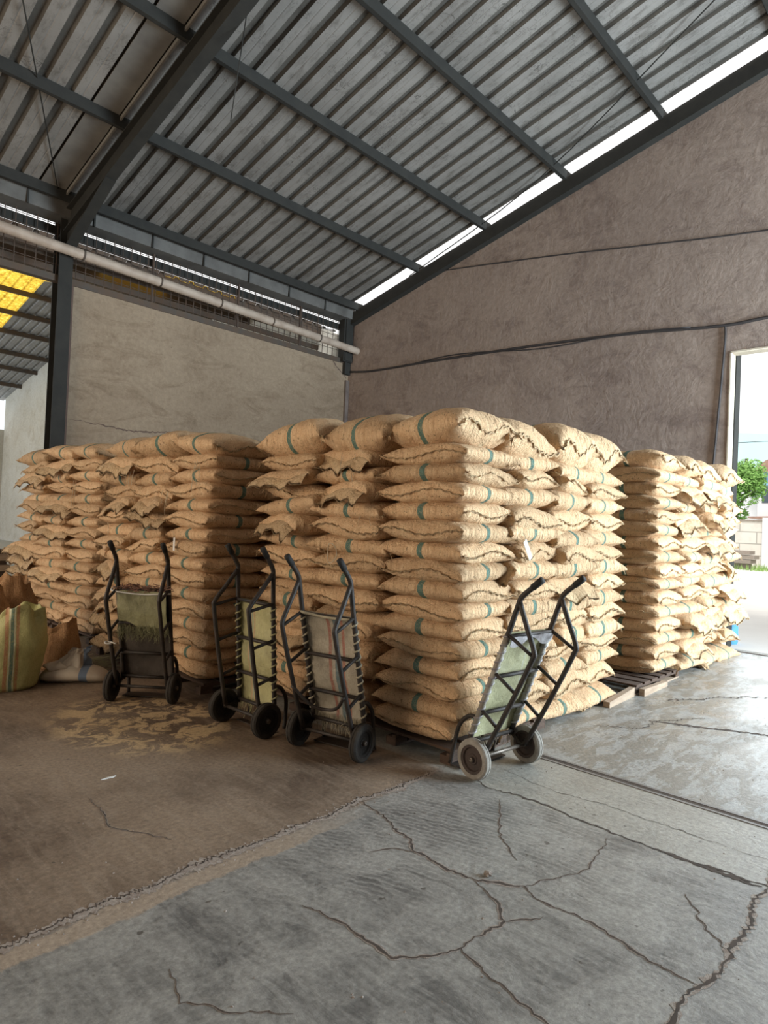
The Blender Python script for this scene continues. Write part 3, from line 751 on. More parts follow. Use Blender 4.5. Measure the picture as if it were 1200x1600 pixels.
def tower(seed, x0, y0, cx, cy, nx, ny, layers, zb, pitch, stack, cells, top_cells, colname, messy=(), ph=0.0, top_h=0.19, group='', flap_p=0.0, sway=0.035, parity=0):
    rnd = random.Random(seed)
    for k in range(layers):            # k = 0 is the top layer
        lay = layers-1-k; longY = (k % 2 == parity)
        if k == 0: z = zb+(layers-1)*pitch+top_h/2-0.03; szb = top_h/ST*0.98
        else: z = zb+lay*pitch+pitch/2; szb = pitch/0.132*1.07
        swx = sway*math.sin(lay*0.42+ph); swy = sway*0.8*math.sin(lay*0.37+ph+1.3)
        for (i, j) in (list(cells)+(list(top_cells) if k == 0 else [])):
            ms = (i, j) in messy
            jx, jy, jr = (rnd.gauss(0, 0.008), rnd.gauss(0, 0.008), rnd.gauss(0, 0.012)) if not ms else (rnd.gauss(-0.012, 0.02), rnd.gauss(-0.008 if j == 0 else 0, 0.025), rnd.gauss(0, 0.07))
            X = x0+(i+0.5)*cx+swx+jx; Y = y0+(j+0.5)*cy+swy+jy
            if i == 0: X += 0.0
            kind = 'n'; rx = rnd.gauss(0, 0.010); ry = rnd.gauss(0, 0.008)
            if ms: rx += rnd.gauss(0, 0.05); ry += rnd.gauss(0, 0.035); z += rnd.gauss(0, 0.006); szb *= rnd.uniform(0.95, 1.16)
            if k == 0: kind = 't'; rx += rnd.gauss(0, 0.04); ry += rnd.gauss(0, 0.05); jr += rnd.gauss(0, 0.06)
            if ms and rnd.random() < flap_p and k > 0: kind = 'f'
            dropped = (k == layers-1 and j == 0 and i > 0)
            if longY:
                rz = math.pi/2*(1 if rnd.random() < 0.5 else -1)
                if j == 0 : rz = -math.pi/2
                sx, sy = cy/SL*1.05, cx/SW*1.05
            else:
                rz = 0 if rnd.random() < 0.5 else math.pi
                if i == 0: rz = math.pi
                sx, sy = cx/SL*1.06, cy/SW*1.05
            if longY and kind == 'f' and i == 0 and j > 0:      # mouth turned out to the shaded face
                pass
            if kind == 'f' and i == 0: # flap faces -X
                rz = math.pi+rnd.gauss(0, 0.12); sx, sy = cx/SL*1.06, cy/SW*1.05
            if dropped: rx = 0.13*(1 if abs(rz) < 1 else -1); Y -= 0.035; z -= 0.03; ry = 0
            cn = colname(i, j)
            if cn is None: cn = 'top middle'
            if k == 0 and (i, j) in top_cells:
                label = 'sack on top of %s, %s' % (stack, cn)
            else:
                if i == 0 and j == 0: look = 'stripe to shaded side' if longY else 'stripe to lit side'
                elif i == 0: look = 'loose mouth out' if kind == 'f' else ('stripe out' if longY else 'seam out')
                else: look = 'seam out' if longY else 'stripe out'
                label = 'sack, %s, %s row%s, %s, %s' % (look, ordn(k, layers), ' from top' if 0 < k < layers-1 else '', cn, stack)
            put_sack(X, Y, z, rz+jr, sx*rnd.uniform(0.985, 1.02), sy*rnd.uniform(0.985, 1.02), szb*rnd.uniform(0.97, 1.05), kind, label, group, rx, ry, rnd.randrange(1000))


NUMC = ['first', 'second', 'third', 'fourth', 'fifth']
# centre stack
tower(1, 3.43, 2.49, 0.612, 0.70, 4, 3, 16, 0.115, 0.132, 'centre stack',
      [(0, 0), (0, 1), (0, 2), (1, 0), (2, 0), (3, 0)], [(1, 1), (2, 1), (3, 1), (1, 2), (2, 2), (3, 2)],
      lambda i, j: 'corner column' if (i, j) == (0, 0) else (NUMC[j]+' shaded column' if i == 0 else (NUMC[i]+' lit column' if j == 0 else '%s row inward, %s place along' % (ORD[j], ORD[i]))),
      messy=((0, 1), (0, 2), (1, 0), (2, 0)), ph=0.4, top_h=0.30, group='sacks of the centre stack', flap_p=0.13)
# doorway stack
tower(2, 6.70, 2.44, 0.69, 0.72, 4, 2, 16, 0.10, 0.142, 'doorway stack',
      [(0, 0), (1, 0), (2, 0), (3, 0)], [(0, 1), (1, 1), (2, 1)],
      lambda i, j: 'corner column' if (i, j) == (0, 0) else (NUMC[i]+' lit column' if j == 0 else 'back row, %s place from shaded side' % ('first' if i == 0 else ORD[i])),
      messy=((1, 0), (2, 0), (3, 0)), ph=1.4, top_h=0.24, group='sacks of the doorway stack', flap_p=0.3)
# stack behind the fringed cart
tower(3, 3.10, 4.93, 0.66, 0.69, 4, 3, 16, 0.10, 0.133, 'second stack from left',
      [(0, 0), (0, 1), (0, 2), (1, 0)], [(1, 1), (1, 2)],
      lambda i, j: 'corner column' if (i, j) == (0, 0) else (NUMC[j]+' front column' if i == 0 else ('dark side column' if j == 0 else 'inner %s place' % NUMC[j])),
      messy=((0, 1), (0, 2)), ph=2.2, top_h=0.25, group='sacks of the second stack from left', flap_p=0.4)
# far left stack
tower(4, 3.24, 7.52, 0.66, 0.82, 4, 3, 16, 0.10, 0.137, 'far left stack',
      [(0, 0), (0, 1), (0, 2), (1, 0)], [(1, 1), (1, 2)],
      lambda i, j: 'corner column' if (i, j) == (0, 0) else (NUMC[j]+' front column' if i == 0 else ('dark side column' if j == 0 else 'inner %s place' % NUMC[j])),
      messy=((0, 1), (0, 2)), ph=3.3, top_h=0.24, group='sacks of the far left stack', flap_p=0.3)


# ------------------------------------------------------------------ PALLETS
def make_pallet(name, lx, ly, loc, label, mat='pallet', h=0.105, front=None, group='wooden pallets under the stacks'):
    r = empty(name, loc); tag(r, label, 'pallet', group)
    n = 6; w = lx/n*0.72; h = 0.092
    for k in range(n):
        x = (k+0.5)*lx/n
        MB().box(x-w/2, x+w/2, 0, ly, h-0.018, h).build('deck_board', M[mat], r)
    for j, y in enumerate((0.0, ly/2-0.045, ly-0.09)):
        MB().box(0, lx, y, y+0.035, h-0.036, h-0.019).build('stringer', M[mat], r)
        for xx in (0.0, lx/2-0.06, lx-0.12):
            MB().box(xx, xx+0.12, y, y+0.09, 0.015, h-0.037).build('block', M[mat], r)
        MB().box(0, lx, y, y+0.09, 0.0, 0.014).build('bottom_board', M[front] if (front and j == 0) else M[mat], r)
    return r


for a, b, lab in ((3.42, 2.50, 'dark wooden pallet under the front corner of centre stack'), (3.40, 3.55, 'dark wooden pallet under shaded far end of centre stack'),
                  (4.66, 2.68, 'wooden pallet under lit far end of centre stack')):
    make_pallet('wooden_pallet', 1.22, 1.04, (a, b, 0), lab)
make_pallet('wooden_pallet', 1.20, 1.0, (6.24, 2.43, 0), 'wooden pallet sticking out between centre and doorway stacks', front='pallet_pale')
make_pallet('wooden_pallet', 1.05, 1.0, (7.50, 2.66, 0), 'wooden pallet under the middle of doorway stack')
make_pallet('wooden_pallet', 0.95, 1.0, (8.58, 2.66, 0), 'wooden pallet under doorway stack end nearest the door')
for a, b, lab in ((3.08, 4.92, 'dark pallet under near end of second stack from left'), (3.08, 5.98, 'dark pallet under far end of second stack from left'),
                  (3.22, 7.52, 'pallet under near end of far left stack'), (3.22, 8.76, 'pallet under far end of far left stack')):
    make_pallet('wooden_pallet', 1.2, 1.03 if b < 7 else 1.2, (a, b, 0), lab)
# pale plank along the floor under the lit face of the centre stack and the doorway stack
tag(MB().add([(5.60, 2.40, 0), (6.20, 2.42, 0), (6.20, 2.47, 0), (5.60, 2.46, 0), (5.60, 2.40, 0.05), (6.20, 2.42, 0.085), (6.20, 2.47, 0.085), (5.60, 2.46, 0.05)],
             [(0, 3, 2, 1), (4, 5, 6, 7), (0, 1, 5, 4), (1, 2, 6, 5), (2, 3, 7, 6), (3, 0, 4, 7)]).build('wooden_plank', M['pallet_pale']),
    'pale plank on floor along lit foot of centre stack', 'plank')
tag(MB().add([(6.26, 2.35, 0), (6.9, 2.36, 0), (6.9, 2.41, 0), (6.26, 2.40, 0), (6.26, 2.35, 0.07), (6.9, 2.36, 0.05), (6.9, 2.41, 0.05), (6.26, 2.40, 0.07)],
             [(0, 3, 2, 1), (4, 5, 6, 7), (0, 1, 5, 4), (1, 2, 6, 5), (2, 3, 7, 6), (3, 0, 4, 7)]).build('wooden_plank', M['pallet_pale']),
    'pale plank on floor along foot of doorway stack corner', 'plank')


# ------------------------------------------------------------------ HANDCARTS
RW = 0.124
PROF = dict(tip=(-0.117, 1.204), hb=(-0.010, 1.059), bb=(-0.196, 0.78), bo=(-0.022, 0.02), pt=(0.019, 0.808), pb=(0.109, 0.06))
HW = 0.208; TRK = 0.256


def handcart(X, Y, yaw_, lean, label, cloth, opts):
    r = empty('sack_barrow', (X, Y, 0), yaw_); tag(r, label, 'handcart', 'hand barrows parked by the stacks')
    cl, sl = math.cos(lean), math.sin(lean)
    def T(x, y, z): return (x*cl+z*sl, y, RW-x*sl+z*cl)
    def TP(pts): return [T(*p) for p in pts]
    tr = 0.0165
    for s in (1, -1):
        y = s*HW
        main = [(-0.117, y, 1.204), (-0.065, y, 1.135), (-0.012, y, 1.06), (0.0, y, 1.0), (0.019, y, 0.808), (0.06, y, 0.45), (0.109, y, 0.02)]
        MB().tube(TP(main), tr, 12, 6).build('side_tube', M['cart_steel'], r, True)
        MB().tube(TP([main[0], (-0.093, y, 1.172), (-0.068, y, 1.14)]), tr+0.004, 12).build('handle_grip', M['grip'], r, True)
        bt = [(-0.008, y, 1.02), (-0.10, y, 0.90), (-0.185, y, 0.79), (-0.186, y, 0.73), (-0.12, y, 0.42), (-0.022, y, 0.02)]
        MB().tube(TP(bt), tr*0.95, 12, 5).build('brace_tube', M['cart_steel'], r, True)
        for z in (0.76, 0.50, 0.24):
            xa = 0.019+(0.808-z)*0.114; xb = -0.186+(0.73-z)*0.225 if z < 0.73 else -0.19
            MB().tube(TP([(xa, y, z+0.05), (xb, y, z)]), tr*0.72, 8).build('rung', M['cart_steel'], r, True)
        # curved nose loop down to the floor
        zn = (0.016-RW-0.21*abs(sl))/cl if lean < 0 else (0.016-RW+0.21*abs(sl))/cl
        nose = [(0.09, y, 0.22), (0.15, y, 0.20), (0.205, y, 0.12), (0.215, y, 0.0), (0.21, y, zn)]
        MB().tube(TP(nose), tr*0.85, 10, 5).build('nose_loop', M['cart_steel'], r, True)
        # wheel
        wy = s*TRK; wl = MB().lathe([(0.088, -0.025), (0.112, -0.027), (RW-0.002, -0.018), (RW, -0.007), (RW-0.003, -0.004), (RW-0.003, 0.004), (RW, 0.007), (RW-0.002, 0.018), (0.112, 0.027), (0.088, 0.025)], 40, 'y')
        w = wl.build('wheel', M[opts.get('tyre', 'tyre')], r, True, (0, wy, RW)); autosmooth(w, 35); w.name = 'wheel'
        hb = MB().lathe([(0.0001, -0.012), (0.03, -0.014), (0.035, -0.009), (0.066, -0.009), (0.072, -0.020), (0.089, -0.022), (0.089, 0.022), (0.072, 0.020), (0.066, 0.009), (0.035, 0.009), (0.03, 0.014), (0.0001, 0.012)], 32, 'y')
        h = hb.build('hub', M[opts.get('hub', 'hub_dark')], w, True); autosmooth(h, 35)
        MB().lathe([(0.0001, -0.034), (0.014, -0.034), (0.017, -0.028), (0.017, 0.028), (0.014, 0.034), (0.0001, 0.034)], 14, 'y').build('hub_cap', M['cart_worn'], w, True)
        # fork plate holding the axle
        MB().tube(TP([(-0.022, y, 0.05), (0.0, y, 0.0), (0.09, y, 0.03)]), tr*0.8, 8).build('axle_bracket', M['cart_steel'], r, True)
    MB().tube([(0, -TRK-0.03, RW), (0, TRK+0.03, RW)], 0.0125, 12).build('axle', M[opts.get('axle', 'cart_steel')], r, True)
    for z in (0.80, 0.52, 0.26, 0.05):
        x = 0.019+(0.808-z)*0.114 - 0.012
        MB().tube(TP([(x, -HW, z), (x, HW, z)]), tr*0.8, 10).build('crossbar', M['cart_steel'], r, True)
    # toe plate on the floor
    zz = (0.006-RW-0.21*abs(sl))/cl
    MB().beam(T(0.105, 0, (0.012-RW-0.105*abs(sl))/cl), T(0.225, 0, zz+0.004), 2*HW+0.02, 0.006).build('toe_plate', M['cart_steel'], r)
    # sacking stretched over the frame
    z0, z1 = opts.get('cz', (0.05, 0.81))
    def cf(front):
        def f(i, j):
            z = z0+(z1-z0)*i; y = (2*j-1)*(HW+0.012)
            x = 0.019+(0.808-z)*0.114
            x += 0.020 + 0.016*math.sin(i*math.pi*3+0.5)*(1-abs(2*j-1)**3) + 0.008*noise.noise(Vector((z*9, y*9, opts.get('seed', 1))))
            if abs(2*j-1) > 0.9: x -= 0.015*(abs(2*j-1)-0.9)/0.1
            return T(x+(0.004 if front else 0), y, z)
        return f
    m = MB(); m.grid(cf(True), 40, 24); m.grid(cf(False), 40, 24)
    m.build('sacking_panel', cloth, r, True)
    if opts.get('lacing'):
        for s in (1, -1):
            pts = []
            for q in range(150):
                z = 0.10+0.70*q/149; a = q*0.52+0.4*math.sin(q*0.3); x = 0.019+(0.808-z)*0.114
                pts.append(T(x+0.019*math.cos(a), s*HW+0.019*math.sin(a), z))
            MB().tube(pts, 0.0065, 6).build('lacing', opts['lacing'], r, True)
    if opts.get('wrap'):
        for s in (1, -1):
            pts = [(0.019+(0.808-z)*0.114, s*HW, z) for z in (0.12, 0.4, 0.6, 0.80)]
            MB().tube(TP(pts), 0.019, 12).build('sleeve', opts['wrap'], r, True)
    if opts.get('threads'):
        zc, n, mt = opts['threads']; rn = random.Random(opts.get('seed', 1)); m = MB()
        for q in range(n):
            y = rn.uniform(-HW, HW); x = 0.019+(0.808-zc)*0.114+rn.uniform(0.0, 0.02)-opts.get('tx', 0.0); l = rn.uniform(0.03, 0.13)
            p = Vector((x, y, zc+rn.uniform(-0.01, 0.02)))
            m.tube(TP([p, p+Vector((rn.uniform(-.02, .0), rn.uniform(-.015, .015), -l*0.5)), p+Vector((rn.uniform(-.03, .0), rn.uniform(-.03, .03), -l))]), 0.0013, 3)
        o = m.build('frayed_threads', mt, r); o['kind'] = 'stuff'
    return r, T


olive = woven('faded_green_sacking', (0.34, 0.34, 0.19), (0.24, 0.24, 0.14), [(-0.03, -0.028, (0.15, 0.16, 0.1))])
darkboard = simple('sooty_brown_canvas', (0.05, 0.042, 0.036), (0.085, 0.07, 0.058), 0.8, 9, 0, 0.5)
yg = woven('yellow_green_sacking', (0.46, 0.44, 0.22), (0.30, 0.28, 0.14), [(0.045, 0.062, (0.45, 0.30, 0.16)), (0.07, 0.082, (0.30, 0.34, 0.27)), (0.088, 0.10, (0.5, 0.33, 0.2))])
grey_s = woven('grey_beige_sacking', (0.46, 0.42, 0.33), (0.27, 0.235, 0.18), [(-0.095, -0.072, (0.34, 0.13, 0.09)), (-0.045, -0.015, (0.11, 0.17, 0.19)), (-0.008, 0.0, (0.42, 0.38, 0.32)), (0.012, 0.036, (0.33, 0.14, 0.10))])
olive2 = woven('pale_olive_sacking', (0.42, 0.41, 0.24), (0.30, 0.29, 0.17), [(-0.10, -0.09, (0.36, 0.36, 0.3))])
silver = simple('silver_grey_tape', (0.42, 0.41, 0.42), (0.20, 0.18, 0.18), 0.4, 14, 0.2, 0.4)
lace_y = simple('yellow_green_lacing', (0.42, 0.40, 0.22), (0.28, 0.26, 0.15), 0.8, 30)
lace_g = simple('beige_lacing', (0.40, 0.36, 0.26), (0.28, 0.25, 0.18), 0.8, 30)
lean1 = -0.127
c1, T1 = handcart(2.601, 5.015, 0.719, lean1, 'black hand barrow with dark canvas and frayed green flap, furthest left', darkboard,
                  dict(threads=(0.50, 240, olive), seed=3, tx=0.055))
m = MB()
def flapf(off):
    def f(i, j):
        z = 0.80-0.30*i; y = (2*j-1)*(HW-0.01); x = 0.019+(0.808-z)*0.114-0.035-off-0.02*math.sin(i*3)+0.01*noise.noise(Vector((z*12, y*12, 4)))
        z -= 0.04*math.sin(j*5.0)*i
        return T1(x, y, z)
    return f
m.grid(flapf(0), 18, 22); m.grid(flapf(0.004), 18, 22); m.build('green_flap', olive, c1, True)
MB().tube([T1(-0.03, -HW-0.03, 0.79), T1(-0.045, 0, 0.78), T1(-0.04, HW+0.02, 0.80), T1(0.03, HW+0.02, 0.815)], 0.006, 8, 6).build('white_rope', M['white'], c1, True)
MB().tube([T1(-0.15, HW-0.02, 0.40), T1(-0.17, HW+0.02, 0.41), T1(-0.13, HW+0.02, 0.41), T1(-0.14, HW-0.05, 0.40)], 0.006, 6, 4).build('white_rope', M['white'], c1, True)
m = MB(); rn = random.Random(8)
for q in range(150):
    p = Vector((rn.uniform(-0.03, 0.05), rn.uniform(-HW, HW), 0.80+rn.uniform(-0.01, 0.03))); d = Vector((rn.uniform(-.04, .04), rn.uniform(-.08, .08), rn.uniform(-.015, .03)))
    m.tube([T1(*p), T1(*(p+d))], 0.003, 4)
o = m.build('tangled_threads', simple('pinkish_brown_tangle', (0.34, 0.16, 0.12), (0.14, 0.10, 0.07), 0.9, 15), c1); o['kind'] = 'stuff'
handcart(2.828, 3.929, 0.025, 0.043, 'hand barrow with yellow-green sacking, second from left', yg, dict(lacing=lace_y, seed=5, threads=(0.06, 60, lace_y)))
c3, T3 = handcart(2.976, 3.172, 0.202, -0.128, 'hand barrow with grey sacking striped red and blue, third from left', grey_s, dict(lacing=lace_g, seed=7, threads=(0.08, 170, lace_g)))
MB().tube([T3(-0.12, HW, 0.34), T3(-0.05, HW*0.5, 0.20), T3(0.0, 0, 0.17), T3(-0.04, -HW*0.5, 0.22), T3(-0.12, -HW, 0.33)], 0.011, 8, 6).build('bent_crossbar', M['cart_steel'], c3, True)
MB().tube([T3(0.0, -HW, 0.80), T3(0.0, 0, 0.795), T3(0.0, HW, 0.81)], 0.010, 8, 4).build('top_binding', lace_g, c3, True)
c4, T4 = handcart(3.606, 2.242, 1.443, -0.256, 'tilted hand barrow with pale dusty wheels at corner of centre stack', olive2,
         dict(tyre='tyre_dusty', hub='hub', axle='cart_worn', lacing=silver, wrap=simple('pale_silver_sleeve', (0.40, 0.38, 0.33), (0.25, 0.22, 0.18), 0.5, 14, 0.1, 0.3), seed=9, threads=(0.05, 40, lace_g)))
m = MB(); m.grid(lambda i, j: T4(-0.012-0.004*math.sin(j*20), (2*j-1)*HW, 0.80-0.07*i*(0.6+0.4*math.sin(j*9))), 6, 24)
m.grid(lambda i, j: T4(-0.008-0.004*math.sin(j*20), (2*j-1)*HW, 0.80-0.07*i*(0.6+0.4*math.sin(j*9))), 6, 24)
m.build('silver_sheet', silver, c4, True)


# ------------------------------------------------------------------ LOOSE SACKS on the left
def upright_sack(name, loc, rx_, ry_, h, mat, label, cat, lean=(0, 0), rim=0.05, rz=0.0, seed=1, group=None, slope=(0, 0), neck=0.2):
    r = empty(name, loc, rz); tag(r, label, cat, group); rnd = random.Random(seed)
    off = Vector((seed*3.1, seed*1.7, 0))
    m = MB()
    def f(i, j):
        a = 2*math.pi*j; t = i
        if t < 0.06: rr = 0.86+0.14*math.sin(t/0.06*math.pi/2)
        else: rr = 1.0+0.09*math.sin((t-0.06)*math.pi*1.1)-neck*max(0, t-0.62)**1.3*1.0
        n = 2.4; ca, sa = math.cos(a), math.sin(a)
        x = rx_*rr*math.copysign(abs(ca)**(2/n), ca); y = ry_*rr*math.copysign(abs(sa)**(2/n), sa)
        z = h*t
        cr = max(0, t-0.7)/0.3
        fold = cr*0.10*(math.sin(a*5+seed)+0.6*math.sin(a*9+seed*2))
        x *= 1+fold; y *= 1+fold; z += cr*h*0.07*math.sin(a*2+seed)+cr*h*0.03*math.sin(a*7)
        z += cr*(slope[0]*x+slope[1]*y)
        x += lean[0]*t*t; y += lean[1]*t*t
        d = noise.noise_vector(Vector((x*6, y*6, z*4))+off)*0.018 + noise.noise_vector(Vector((x*20, y*20, z*9))+off)*0.005
        return (x+d.x, y+d.y, max(0.0, z+d.z*0.5*min(1, t*6)))
    m.grid(f, 46, 64, True)
    m.f.append(tuple(range(63, -1, -1)))
    m.build('sack_body', mat, r, True)
    # rolled rim and dark inside
    g = MB()
    def q(i, j):
        b = Vector(f(1.0, j)); c = Vector((lean[0], lean[1], h)); d = (c-b); a = 2*math.pi*j
        k = i
        p = b+Vector((d.x, d.y, 0))*(0.16*k+0.45*k*k)
        p.z = b.z+rim*math.sin(min(1, k*2.2)*math.pi)*0.7-0.20*h*k*k+0.012*math.sin(a*6+seed)*k
        return tuple(p)
    g.grid(q, 16, 64, True); g.f.append(tuple(15*64+k for k in range(64)))
    g.build('folded_mouth', mat, r, True)
    return r


# the green standing sack: stripes lie on the body in object space y
gm = woven('green_woven_sack', (0.47, 0.46, 0.20), (0.36, 0.35, 0.145),
           [(-0.005, 0.022, (0.40, 0.20, 0.10)), (0.028, 0.036, (0.55, 0.56, 0.45)), (0.038, 0.062, (0.11, 0.19, 0.15)), (0.064, 0.071, (0.55, 0.56, 0.45)), (0.078, 0.10, (0.40, 0.20, 0.10))])
upright_sack('woven_sack', (1.93, 6.18, 0), 0.27, 0.27, 0.60, gm, 'bulging green woven sack with striped band, open top, by far left', 'sack', (0.02, 0.10), 0.09, -1.88, 2, None, (0.1, 0.22), 1.1)
upright_sack('jute_sack', (2.52, 6.62, 0), 0.16, 0.20, 0.37, M['jute_plain'], 'small open jute sack standing behind the white sack', 'sack', (0.02, 0), 0.08, -1.9, 5, None, (0.2, 0.2), 0.8)
upright_sack('jute_sack', (2.02, 7.20, 0), 0.26, 0.26, 0.66, M['jute_plain'], 'tall open jute sack at left edge behind the green sack', 'sack', (0.05, -0.05), 0.08, -1.5, 7, None, (0.2, 0.1), 1.0)
upright_sack('jute_sack', (2.33, 7.50, 0), 0.21, 0.26, 0.74, M['jute_plain'], 'slumped jute sack with folded top against the far left stack', 'sack', (0.05, 0.05), 0.09, -1.7, 9, None, (0.1, 0.0), 1.3)

# white sack lying down with a gathered neck
wmat = NT('white_cotton_sack'); v = wmat.coord('Object'); xyz = wmat.sep(v)
cc = wmat.mix(wmat.ramp(wmat.noise(v, 5, 5, 0.6), [(0.35, 0.0), (0.7, 1.0)]), (0.62, 0.56, 0.47), (0.50, 0.43, 0.34))
bd = wmat.math('MULTIPLY', wmat.smooth(xyz[0], 0.060, 0.066), wmat.math('SUBTRACT', 1.0, wmat.smooth(xyz[0], 0.125, 0.131)))
wmat.col(wmat.mix(bd, cc, (0.17, 0.23, 0.33))); wmat.rough(0.8); wmat.bump(wmat.noise(v, 18, 5, 0.6), 0.5, 0.01)
r = empty('cotton_sack', (2.47, 6.00, 0), math.radians(-38)); tag(r, 'white sack with blue band lying slumped beside green sack', 'sack')
m = MB(); off = Vector((7, 3, 1))
def wf(i, j):
    u = 2*i-1; a = 2*math.pi*j; ca, sa = math.cos(a), math.sin(a)
    e = max(0.0, 1-abs(u)**2.6)**0.5
    x = 0.31*u; y = 0.17*e*ca; z = 0.072*e+0.075*e*(sa if sa > 0 else sa*0.97)
    z *= 1.05-0.18*u
    d = noise.noise_vector(Vector((x*8, y*8, z*8))+off)*0.012
    return (x+d.x*e, y+d.y*e, max(0.0, z+d.z*e*0.5))
m.grid(wf, 34, 36, True); m.build('sack_body', wmat.m, r, True)
m = MB()
def nf(i, j):
    a = 2*math.pi*j; t = i
    rr = (0.105*(1-t)**0.8+0.022+0.05*max(0, t-0.72)/0.28)*(1+0.20*math.sin(a*6+t*5)+0.10*math.sin(a*11))
    return (-0.06+rr*math.cos(a)*1.2+0.09*t, 0.0+rr*math.sin(a)*0.8, 0.10+0.19*t**0.8-0.25*rr*math.cos(a)*-0.6+0.012*math.sin(a*3))
m.grid(nf, 22, 48, True); m.build('gathered_neck', wmat.m, r, True)
m = MB()
m.grid(lambda i, j: (-0.14+0.12*math.sin(math.pi*i)*math.cos(6.2832*j)*(1+0.1*math.sin(j*38)), -0.04+0.11*math.sin(math.pi*i)*math.sin(6.2832*j), 0.135+0.038*math.cos(math.pi*i)+0.012*math.sin(j*25)), 16, 32, True)
m.build('folded_flap', wmat.m, r, True)

# straw wisps, hanging bundle, tags, litter
m = MB(); rn = random.Random(4)
for q in range(110):
    p = Vector((rn.uniform(-0.13, 0.13), rn.uniform(-0.08, 0.08), rn.uniform(0.0, 0.12))); a = rn.uniform(-0.6, 0.6); l = rn.uniform(0.06, 0.16)
    m.tube([p, p+Vector((math.cos(a)*l*0.7, -math.cos(a)*l*0.5, math.sin(a)*l*0.5+0.01))], 0.0022, 3)
o = m.build('straw_clump', M['straw']); o.location = (2.78, 6.28, 0.0); tag(o, 'loose greenish straw clump behind the white sack', 'straw', kind='stuff')

r = empty('hanging_bundle', (3.06, 6.83, 1.06)); tag(r, 'knotted cloth bundle hanging on string between the two left stacks', 'bundle')
pm = simple('stained_peach_cloth', (0.62, 0.50, 0.34), (0.50, 0.28, 0.16), 0.7, 12, 0, 0.4)
def blob(cx, cz, a, b, sd, wr=0.12):
    def f(i, j):
        th = math.pi*i; ph_ = 2*math.pi*j; k = 1+wr*math.sin(ph_*5+sd+th*3)*math.sin(th)
        return (a*math.sin(th)*math.cos(ph_)*k+cx, a*math.sin(th)*math.sin(ph_)*k, cz+b*math.cos(th))
    return f
m = MB(); m.grid(blob(0, 0.10, 0.038, 0.045, 1), 16, 24, True); m.build('lower_knot', pm, r, True)
m = MB(); m.grid(blob(0.01, 0.175, 0.022, 0.045, 2), 14, 20, True); m.build('upper_knot', M['string'], r, True)
MB().tube([(0, 0, 0.05), (-0.015, 0, 0.03), (-0.018, 0, 0.0)], 0.009, 8).build('tail', pm, r, True)
MB().tube([(0.01, 0, 0.21), (0.015, 0.01, 0.28), (0.012, 0.02, 0.36)], 0.003, 6).build('string', M['string'], r, True)


def paper_tag(loc, rz, w, h, tilt, label):
    r = empty('paper_tag', loc, rz); tag(r, label, 'tag')
    m = MB(); c, s = math.cos(tilt), math.sin(tilt)
    P = [(-w/2, 0), (w/2, 0), (w/2, -h), (-w/2, -h)]; Q = [(x*c-z*s, x*s+z*c) for x, z in P]
    m.prism(Q, 1, -0.0015, 0.0015); m.build('paper', M['white'], r)
    MB().tube([(0, 0, -0.005), (0.004, 0.0, 0.03), (0.0, 0.02, 0.06)], 0.0015, 5).build('string', M['string'], r)
    return r


paper_tag((3.035, 5.40, 1.325), math.pi/2, 0.03, 0.115, 0.0, 'white paper tag hanging on second stack behind the leftmost barrow')
paper_tag((4.06, 2.40, 1.46), 0.0, 0.045, 0.16, 0.62, 'white paper tag stuck in lit face of centre stack')


def strings(name, pts_list, label, par=None):
    m = MB()
    for p in pts_list: m.tube(p, 0.0022, 4, 4)
    o = m.build(name, M['string']); tag(o, label, 'string', kind='stuff'); return o


def hang(x, y, z, n, ln, sd):
    rn = random.Random(sd); L = []
    for i in range(n):
        a = Vector((x+rn.uniform(-.01, .0), y+rn.uniform(-.08, .08), z+rn.uniform(-.02, .02))); l = ln*rn.uniform(0.5, 1.1)
        L.append([a, a+Vector((-0.015, rn.uniform(-.02, .02), -l*0.5)), a+Vector((-0.012, rn.uniform(-.03, .03), -l))])
    return L


strings('loose_string', hang(3.395, 3.55, 2.05, 4, 0.28, 1)+hang(3.39, 3.30, 1.62, 2, 0.15, 2), 'loose pale strings hanging from sack mouths on shaded centre stack face')
strings('loose_string', hang(3.06, 6.35, 1.95, 5, 0.2, 3)+hang(3.06, 5.65, 1.75, 4, 0.2, 4)+hang(3.06, 5.1, 2.0, 3, 0.25, 5), 'loose pale strings hanging down the second stack from left')
strings('loose_string', hang(3.215, 8.1, 1.9, 3, 0.35, 6), 'loose pale strings hanging down the far left stack')
# loop of twine above the third barrow
m = MB(); m.tube([(3.33+0.01*math.cos(a*2), 3.62+0.05*math.cos(a), 1.30+0.075*math.sin(a)) for a in [2*math.pi*k/20 for k in range(21)]], 0.0035, 5, 0)
tag(m.build('twine_loop', M['string']), 'white twine loop on shaded sacks above the third barrow', 'twine')
tag(MB().prism([(-0.045, 0), (0.0, 0.012), (0.045, 0.006), (0.02, -0.008)], 2, 0.0005, 0.004).build('paper_scrap', M['white'], None, False, (1.735, 3.694, 0)), 'small white paper scrap on the brown floor', 'scrap')
m = MB(); m.grid(blob(0, 0.012, 0.018, 0.012, 3, 0.3), 8, 12, True)
tag(m.build('stone', M['crumb'], None, False, (2.491, 1.592, 0.0)), 'small reddish stone beside the long floor crack', 'stone')

# dark crate stack at the left edge
r = empty('crate_stack', (3.25, 11.4, 0), 0.0); tag(r, 'dark stacked crates at left edge seen past the far left stack', 'crates')
for k in range(5):
    z = 0.17*k
    MB().box(-0.9, 0.32, 0, 0.9, z, z+0.10).build('crate', M['cart_steel'] if k < 3 else M['pallet_pale'], r)
    MB().box(-0.86, 0.28, 0.03, 0.87, z+0.10, z+0.17).build('spacer', M['pallet'], r)

